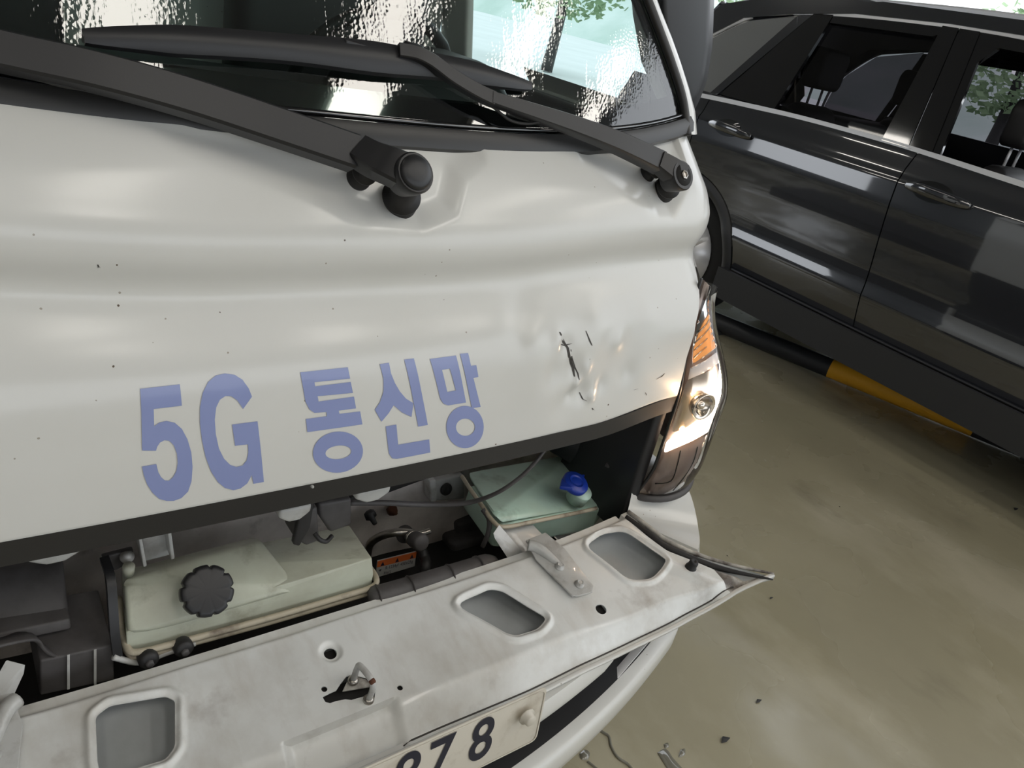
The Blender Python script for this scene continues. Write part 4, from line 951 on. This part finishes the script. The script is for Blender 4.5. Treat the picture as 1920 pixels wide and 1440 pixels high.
P = [onto(a, b, Fw, 1) + wn * .014 for a, b in [(-420, -20), (-300, 30), (-160, 60), (-60, 75), (40, 60)]]
hosew = [Y(-20, 112, .17), Y(30, 128, .17), Y(85, 152, .165), (Y(150, 166, .16)), Y(215, 166, .15)]
mesh('spray_hose', *tube(hosew, .0022, 8), M['rubber'], wa)
wb = wiper('wiper_arm', [(1238, 305, .150), (1160, 268, .160), (1080, 237, .170), (1000, 210, .178), (920, 184, .186)], (.038, .026, .018, .014), (1276, 330, .125), True,
      [(1234, 302, .148), (1255, 316, .138), (1276, 332, .130)], [(1243, 358, .023), (1213, 326, .016)],
      [(152, 78, .016), (300, 84, .017), (450, 93, .018), (600, 106, .018), (740, 122, .017), (850, 138, .016), (985, 167, .014)],
      [(925, 186, .186), (895, 172, .190), (850, 145, .196), (810, 115, .202), (780, 100, .206), (748, 94, .210)], 'farther black wiper arm with open pivot nut, carrying the long blade')
mesh('spray_hose', *tube([Y(905, 188, .19), Y(930, 205, .19), Y(955, 225, .185), Y(985, 232, .18), Y(1015, 228, .175)], .0022, 8), M['rubber'], wb)
# side mirror
mp_ = [(1225, -130), (1345, -130), (1338, 0), (1337, 85), (1327, 150), (1312, 190), (1298, 216), (1280, 205), (1250, 130), (1236, 40)]
P = [Y(a, b, .52) for a, b in mp_] + [Y(lerp(1290, a, .82), lerp(60, b, .9), .46) for a, b in mp_]
mir = hull('side_mirror', P + [p + Vector((.0, .09, 0)) for p in P[:10]], M['clad'], truck, .012, label='black side mirror housing')
mesh('mirror_stay', *tube([Vector((.84, .50, 1.22)), Vector((.90, .50, 1.24)), P[6] + Vector((0, .05, .02))], .012, 10, 4), M['clad'], mir)
for s in (1, -1):
    for y0 in (.62,):
        tg = mesh('tyre', *lathe((s * .55, 1.0, .33), (s, 0, 0), [(0, .20), (.0, .31), (.03, .33), (.17, .33), (.20, .31), (.20, .20)], 40), M['tyre'], truck)
        mesh('wheel_rim', *lathe((s * .60, 1.0, .33), (s, 0, 0), [(0, .19), (.12, .20), (.10, .12), (.12, .05)], 30), M['satin'], tg)
bevelbox('chassis', (-.35, .45, .30), (.35, 3.5, .45), M['dark'], truck, .01)
# ================================================================== DARK CAR
car = tag(empty('car'), 'dark grey sport utility car with chrome window trim and open front window', 'car')
XC = 3.95                                                # centre line
ZP = [.28, .34, .42, .50, .58, .63, .70, .85, 1.00, 1.06, 1.10, 1.118, 1.16, 1.21, 1.23]
XP = [.06, .03, .02, .008, .0, .012, .016, .012, .012, .018, .022, .040, .056, .075, .09]
def bx_(y, z): return 2.975 + interp(z, ZP, XP) * 1 + .022 * ((y - .6) / 1.5) ** 2 * (1 if y > .6 else .6)
def side(s, y, z, l=0):
    x = bx_(y, z) - l; return Vector((x if s > 0 else 2 * XC - x, y, z))
def gx(z): return 3.068 + .44 * (z - 1.22)
def gp(s, y, z, l=0): x = gx(z) - l + .02 * ((y - .8) / 1.4) ** 2; return Vector((x if s > 0 else 2 * XC - x, y, z))
AR = .455; WC = (2.08, .37); WF = (-.86, .37)
def seam(z): return interp(z, [.42, .88, 1.14, 1.22], [.865, .923, .951, .941])
def yarch(z, c, r, sgn): d = r * r - (z - c[1]) ** 2; return c[0] + sgn * math.sqrt(d) if d > 0 else c[0]
def pan(name, y0, y1, s, nz=44, ny=40, z0=.42, z1=1.222, m=None):
    def f(u, v):
        z = lerp(z0(u) if callable(z0) else z0, z1, v); return side(s, lerp(y0(z), y1(z), u), z)
    vs, fs = grid(f, ny, nz); k = len(vs); w_ = ny + 1; ins = lambda v: Vector((v.x + s * .02, v.y, v.z))
    L_ = [j * w_ for j in range(nz + 1)]; R_ = [j * w_ + ny for j in range(nz + 1)]
    for E_ in (L_, R_):
        b = len(vs); vs += [ins(vs[i]) for i in E_]; fs += [(E_[i], E_[i+1], b+i+1, b+i) for i in range(nz)]
    return mesh(name, vs, fs, m or M['suv'], car, auto=60)
for s in (1, -1):
    rd = pan('rear_door', lambda z: seam(z) + .003, lambda z: min(2.155, (yarch(z, WC, AR + .004, -1) if z < WC[1] + AR + .004 else lerp(2.09, 2.155, min(1, (z - .83) / .05)))), s)
    fd = pan('front_door', lambda z: -.20 + .06 * (1.22 - z), lambda z: seam(z) - .003, s)
    pan('front_fender', lambda z: min(-.70, yarch(z, WF, AR, 1)) if z > WF[1] + AR else yarch(z, WF, AR, 1), lambda z: -.206 + .06 * (1.22 - z), s)
    pan('rear_quarter', lambda z: 2.161, lambda z: 2.86 - .1 * max(0, z - .8), s, z0=lambda u: .83 if u < .05 else max(.42, WC[1] + math.sqrt(max(0, AR ** 2 - (2.161 + u * .7 - WC[0]) ** 2)) + .004))
    pan('front_wing', lambda z: -1.75 + .25 * max(0, z - .7), lambda z: -.70, s, z0=lambda u: max(.42, WF[1] + math.sqrt(max(0, AR ** 2 - (-1.75 + u * 1.05 - WF[0]) ** 2)) + .004), z1=1.06)
    # wheel arch flare
    for (cy_, cz_) in (WC, WF):
        def fa(u, v):
            a = math.pi * (-.06 + 1.12 * u); r = lerp(.395, AR, v); y = cy_ + r * math.cos(a); z = cz_ + r * math.sin(a)
            p = side(s, y, max(.3, z), .012 * math.sin(v * math.pi) + .006); return p
        mesh('wheel_arch_trim', *grid(fa, 40, 5), M['clad'], car)
        ty = mesh('tyre', *lathe((side(s, cy_, .37).x + s * .05, cy_, .36), (s, 0, 0), [(.02, .24), (.0, .33), (.02, .355), (.06, .365), (.20, .365), (.24, .34), (.24, .2)], 48), M['tyre'], car)
        rm = mesh('wheel_rim', *lathe((side(s, cy_, .37).x + s * .06, cy_, .36), (s, 0, 0), [(0, .245), (.012, .24), (.12, .23), (.10, .05), (.03, .04)], 40), M['satin'], ty)
        for k in range(5):
            a = k * 2 * math.pi / 5; d = Vector((0, math.cos(a), math.sin(a))); o0 = Vector((side(s, cy_, .37).x + s * .075, cy_, .36))
            mesh('spoke', *tube([o0 + d * .03, o0 + d * .235], [.03, .022], 6, 0), M['satin'], rm)
    # sill cladding under the doors
    sp = [side(s, y, .40, .012) for y in (1.66, 1.2, .6, 0, -.43)]
    mesh('sill_cladding', *sweep(sp, lambda t: [(-.01, -.125), (.055, -.135), (.055, .02), (.018, .016), (.002, -.002), (-.008, -.03), (-.016, -.085)] if s > 0 else [(.01, -.125), (-.055, -.135), (-.055, .02), (-.018, .016), (-.002, -.002), (.008, -.03), (.016, -.085)], (0, 0, 1), 6), M['clad'], car, auto=30)
    mesh('sill_step', *tube([side(s, y, .418, .002) for y in (1.62, 1, .4, -.43)], .006, 6, 4), M['clad'], car)
    # chrome strips
    bl = [(2.55, 1.17), (2.19, 1.195), (1.9, 1.210), (1.58, 1.222), (1.2, 1.226), (.98, 1.225), (.49, 1.212), (0, 1.20), (-.5, 1.19)]
    mesh('chrome_beltline', *sweep([side(s, y, z + .004, 0) for y, z in bl], lambda t: [(-.006, -.011), (.006, -.011), (.006, .011), (-.006, .011)], (0, 0, 1), 4), M['satin'], car, auto=30)
    tl = [(2.60, 1.20), (2.54, 1.35), (2.442, 1.464), (2.249, 1.608), (2.056, 1.668), (1.627, 1.716), (1.151, 1.738), (.826, 1.738), (.3, 1.715), (-.1, 1.64), (-.5, 1.42), (-.78, 1.21)]
    mesh('chrome_window_surround', *sweep([gp(s, y, z, .004) for y, z in tl], lambda t: [(-.010, -.006), (.010, -.006), (.010, .006), (-.010, .006)], (-s, 0, .3), 5), M['satin'], car, auto=30)
    # pillars and frames, glass set back
    def gpoly(name, P, m, l=0, th=.02, cut=.08, par=car, label=None):
        o = drape(name, [P], lambda y, z, q: gp(s, y, z, l), m, par, cut, 0, label)
        o.data.polygons.foreach_set('use_smooth', [False] * len(o.data.polygons))
        if th: md = o.modifiers.new('s', 'SOLIDIFY'); md.thickness = th; md.offset = 0
        return o
    gpoly('door_frame', [(2.12, 1.225), (2.18, 1.21), (1.93, 1.67), (1.85, 1.68)], M['suv'], .002)
    gpoly('door_frame', [(2.11, 1.225), (1.74, 1.225), (1.735, 1.70), (1.845, 1.69)], M['gloss'], .0, .02, label='gloss black door pillar with fixed pane')
    gpoly('door_frame', [(1.75, 1.70), (1.17, 1.73), (1.16, 1.698), (1.20, 1.68), (1.73, 1.662)], M['gloss'], -.004)
    gpoly('centre_pillar', [(1.125, 1.225), (.995, 1.225), (1.105, 1.73), (1.18, 1.73)], M['gloss'], .002)
    gpoly('centre_pillar', [(.990, 1.225), (.885, 1.225), (1.01, 1.73), (1.10, 1.73)], M['gloss'], .002)
    gpoly('door_frame', [(.885, 1.225), (.85, 1.225), (.955, 1.66), (.92, 1.68), (.3, 1.67), (-.1, 1.59), (-.5, 1.37), (-.72, 1.21), (-.78, 1.21), (-.5, 1.42), (-.1, 1.64), (.3, 1.712), (1.01, 1.73)], M['gloss'], -.004)
    gpoly('quarter_glass', [(2.17, 1.21), (2.60, 1.18), (2.52, 1.36), (2.43, 1.46), (2.24, 1.60), (1.93, 1.675)], M['qglass'] if 'qglass' in M else M['gloss'], .0, 0)
    gpoly('roof_side', [(1.95, 1.675), (2.249, 1.612), (2.442, 1.47), (2.56, 1.47), (2.45, 1.66), (2.1, 1.75), (1.6, 1.79), (.8, 1.80), (.3, 1.77), (-.15, 1.68), (-.55, 1.45), (-.80, 1.22), (-.5, 1.42), (-.1, 1.645), (.3, 1.718), (.826, 1.742), (1.151, 1.742), (1.627, 1.72)], M['suv'], .004, .02)
    rr = [(2.45, 1.665), (2.2, 1.75), (1.7, 1.80), (1.0, 1.83), (.4, 1.82), (-.1, 1.75)]
    mesh('roof_rail', *sweep([gp(s, y, z - .02, -.05) for y, z in rr], lambda t: [(-.012, -.02), (.012, -.02), (.014, .012), (.006, .02), (-.006, .02), (-.014, .012)], (0, 0, 1), 5), M['satin'], car, auto=40)
g_q, q1_, q2_, q3_, q4_, q5_ = glass('tinted_glass', (.16, .15, .16)); q2_.inputs[0].default_value = 1.5
g_c, c1_, c2_, c3_, c4_, c5_ = glass('clear_glass', (.75, .82, .80)); c2_.inputs[0].default_value = 1.45
for o in [o for o in bpy.data.objects if o.name.startswith('quarter_glass')]: o.data.materials[0] = g_q
for s, gm in ((1, g_q), (-1, g_q)):
    vs, fs = [gp(s, y, z, -.014) for y, z in [(1.76, 1.22), (1.10, 1.22), (1.17, 1.70), (1.75, 1.70)]], [(0, 1, 2, 3)]
    mesh('rear_door_glass', vs, fs, gm, car, False)
# roof, underbody, ends
def rf(u, v):
    y = lerp(2.55, -.15, v); k = u * 2 - 1; z = interp(y, [-.15, .3, .8, 1.6, 2.1, 2.45, 2.56], [1.70, 1.78, 1.81, 1.80, 1.76, 1.68, 1.50]); xs_ = XC - (gx(1.72) + .02)
    return Vector((XC + k * xs_, y, z - .05 * k * k * k * k))
mesh('roof_panel', *grid(rf, 30, 30), M['suv'], car)
mesh('roof_lining', *grid(lambda u, v: rf(u, v) - Vector((0, 0, .04)), 10, 10), M['leather'], car)
bevelbox('underbody', (3.10, -1.6, .22), (4.80, 2.75, .40), M['dark'], car, .02)
hull('tailgate', [Vector(p) for p in [(3.05, 2.84, .4), (4.85, 2.84, .4), (3.07, 2.80, 1.15), (4.83, 2.80, 1.15), (3.1, 2.72, .4), (4.8, 2.72, .4), (3.1, 2.72, 1.15), (4.8, 2.72, 1.15)]], M['suv'], car, .03)
mesh('rear_window', [Vector(p) for p in [(3.15, 2.78, 1.16), (4.75, 2.78, 1.16), (4.62, 2.46, 1.68), (3.28, 2.46, 1.68)]], [(0, 1, 2, 3)], g_q, car, False)
hull('bonnet', [Vector(p) for p in [(3.03, -.62, 1.15), (4.87, -.62, 1.15), (3.06, -1.72, .98), (4.84, -1.72, .98), (3.06, -.62, .9), (4.84, -.62, .9), (3.1, -1.85, .45), (4.8, -1.85, .45), (3.1, -1.85, .85), (4.8, -1.85, .85)]], M['suv'], car, .04)
mesh('front_window', [Vector(p) for p in [(3.08, -.80, 1.20), (4.82, -.80, 1.20), (4.60, -.12, 1.70), (3.30, -.12, 1.70)]], [(0, 1, 2, 3)], g_c, car, False)
# interior
def seat(xc, y, z0, label=None):
    st_ = hull('seat_back', [Vector((xc + dx, y + dy, z)) for z, w_, dys in ((z0, .25, (-.06, .10)), (z0 + .35, .25, (-.03, .12)), (z0 + .62, .17, (.03, .14))) for dx in (-w_, w_) for dy in dys], M['leather'], car, .05, 4)
    hull('headrest', [Vector((xc + dx, y + dy, z)) for z, w_ in ((z0 + .70, .095), (z0 + .73, .115), (z0 + .86, .12), (z0 + .90, .09)) for dx in (-w_, w_) for dy in (.03, .14)], M['leather'], st_, .035, 5)
    for dx in (-.05, .05): mesh('headrest_post', *tube([(xc + dx, y + .09, z0 + .58), (xc + dx, y + .09, z0 + .73)], .007, 8, 0), M['satin'], st_)
seat(3.52, .66, .62); seat(4.38, .66, .62)
for x in (3.45, 4.40): seat(x, 1.70, .66)
bevelbox('rear_bench', (3.15, 1.74, .5), (4.75, 1.95, 1.24), M['leather'], car, .04)
bevelbox('parcel_shelf', (3.15, 1.95, 1.05), (4.75, 2.70, 1.10), M['leather'], car, .01)
bevelbox('far_door_trim', (4.76, -.5, .5), (4.80, 2.1, 1.27), M['leather'], car, .01)
bevelbox('near_door_trim', (3.10, -.5, .5), (3.13, 2.1, 1.20), M['leather'], car, .01)
bevelbox('dash_panel', (3.15, -.75, .8), (4.75, -.25, 1.16), M['leather'], car, .05)
# door handles with their recesses
for s in (1, -1):
    for yc_, zc_ in ((.755, 1.092), (1.915, 1.086)):
        rec = mesh('handle_recess', *grid(lambda u, v: side(s, yc_ + .03 + .09 * math.cos(u * 6.2832) * v, zc_ + .042 * math.sin(u * 6.2832) * v, .0035), 28, 4), M['gloss'], car)
        hb_ = [(yc_ + .145, zc_ - .002, .010), (yc_ + .08, zc_ + .002, .034), (yc_, zc_, .038), (yc_ - .09, zc_ - .004, .030), (yc_ - .145, zc_ - .006, .008)]
        mesh('door_handle', *sweep([side(s, a, b, l) for a, b, l in hb_], lambda t: [(.008 * math.cos(q), (.024 - .012 * abs(2 * t - 1) ** 3) * math.sin(q)) for q in [i * math.pi / 5 for i in range(10)]], (0, 0, 1), 6), M['suv'], car)
# ================================================================== STRIPED PIPE ON THE FLOOR
a0, a1 = Zp(1557, 690, .055), Zp(1828, 800, .055); d = (a1 - a0).normalized(); Lb = (a1 - a0).length
pipe_ = tag(empty('barrier_pipe', (a0.x, a0.y, 0)), 'yellow and black striped steel pipe lying on the floor under the dark car', 'barrier pipe')
for k in range(-3, 3):
    p = a0 + d * Lb * k
    if k: mesh('black_segment' if k % 2 else 'yellow_segment', *tube([p, p + d * Lb], .052, 20, 0, False), M['clad'] if k % 2 else M['yellow'], pipe_)
    else: mesh('yellow_segment', *tube([p, p + d * Lb], .052, 20, 0, False), M['yellow'], pipe_)
for k in (-2.5, -.5 - .4, 1.4, 2.5):
    p = a0 + d * Lb * k; vs, fs = box(p + Vector((-.05, -.05, -.055)), p + Vector((.05, .05, -.03))); mesh('pipe_foot', vs, fs, M['clad'], pipe_, False)
# ================================================================== WATER, LITTER
g_p = mat('water', (.20, .19, .15), .02, spec=.9); 
def blob(name, pts, z, m, label, cat, group=None):
    P = [Zp(a, b, 0) for a, b in pts]; c = sum(P, Vector()) / len(P); P = spline(P + [P[0]], 5)[:-1]; n = len(P)
    vs = [Vector((p.x, p.y, .0004)) for p in P] + [Vector((lerp(p.x, c.x, .12), lerp(p.y, c.y, .12), z)) for p in P] + [Vector((c.x, c.y, z * 1.02))]
    fs = [(i, (i+1) % n, n + (i+1) % n, n + i) for i in range(n)] + [(n + i, n + (i+1) % n, 2 * n) for i in range(n)]
    o = mesh(name, [v for v in vs], fs, m); return tag(o, label, cat, group)
blob('puddle', [(1232, 1412), (1248, 1404), (1262, 1422), (1285, 1450), (1270, 1460), (1250, 1440)], .003, g_p, 'larger bright puddle of water on the floor, below the bumper end', 'puddle', 'water on the floor')
blob('puddle', [(1244, 1396), (1252, 1393), (1254, 1400), (1247, 1403)], .002, g_p, 'water drop just above the larger puddle', 'puddle', 'water on the floor')
blob('puddle', [(1276, 1406), (1284, 1404), (1284, 1415), (1272, 1420)], .002, g_p, 'small water drop right of the larger puddle', 'puddle', 'water on the floor')
blob('puddle', [(1086, 1414), (1096, 1406), (1106, 1412), (1102, 1424), (1090, 1424)], .003, g_p, 'round water drop near the bumper, left of the trickle', 'puddle', 'water on the floor')
blob('puddle', [(1045, 1412), (1052, 1408), (1055, 1415), (1048, 1419)], .002, g_p, 'tiny water drop right beside the bumper edge', 'puddle', 'water on the floor')
P = [Zp(a, b, .001) for a, b in [(1118, 1366), (1132, 1374), (1142, 1382), (1146, 1400), (1158, 1420), (1178, 1434), (1190, 1450)]]
tag(mesh('water_trickle', *tube(P, .0035, 6, 6), g_p), 'thin winding trickle of water on the floor below the bumper', 'water trickle')
P = [Zp(a, b, .001) for a, b in [(1102, 1428), (1112, 1436), (1124, 1446)]]
tag(mesh('water_trickle', *tube(P, .003, 6, 6), g_p), 'short trickle of water running out of the round drop', 'water trickle')
for (a, b, r, t_) in [(1359, 1386, .012, 'dark leaf shred on the floor, lower right of the bumper'), (1422, 1314, .008, 'small dark crumb on the floor, above the leaf shred'), (1446, 1121, .006, 'tiny crumb lying below the tip of the open flap'), (1904, 954, .012, 'dark crumb on the floor near the right edge')]:
    p = Zp(a, b, .003); tag(hull('debris', [p + Vector((math.cos(q) * r * (1.6 if k % 2 else .8), math.sin(q) * r * .7, (k % 3) * .002 - .001)) for k, q in enumerate([.5, 1.5, 2.6, 3.6, 4.4, 5.6])], M['rubber'], None, .0006), t_, 'debris', 'litter on the floor')
# ------------------------------------------------------------------ bases: move each root to where its thing stands
for o, loc in ((truck, (0, .4, 0)), (car, (XC, .6, 0)), (pipe_, tuple(pipe_.location))):
    o.location = loc
    for c_ in o.children: c_.location = Vector(c_.location) - Vector(loc)
for o in bpy.data.objects:
    if o.name.startswith(('ceiling_light', 'tree')) and o.type == 'EMPTY':
        ch = o.children
        if ch:
            bb_ = [Vector(c) for c in ch[0].bound_box]; c0 = sum(bb_, Vector()) / 8; loc = Vector((c0.x, c0.y, 3.6 if 'light' in o.name else 0)); o.location = loc
            for c_ in ch: c_.location = -loc
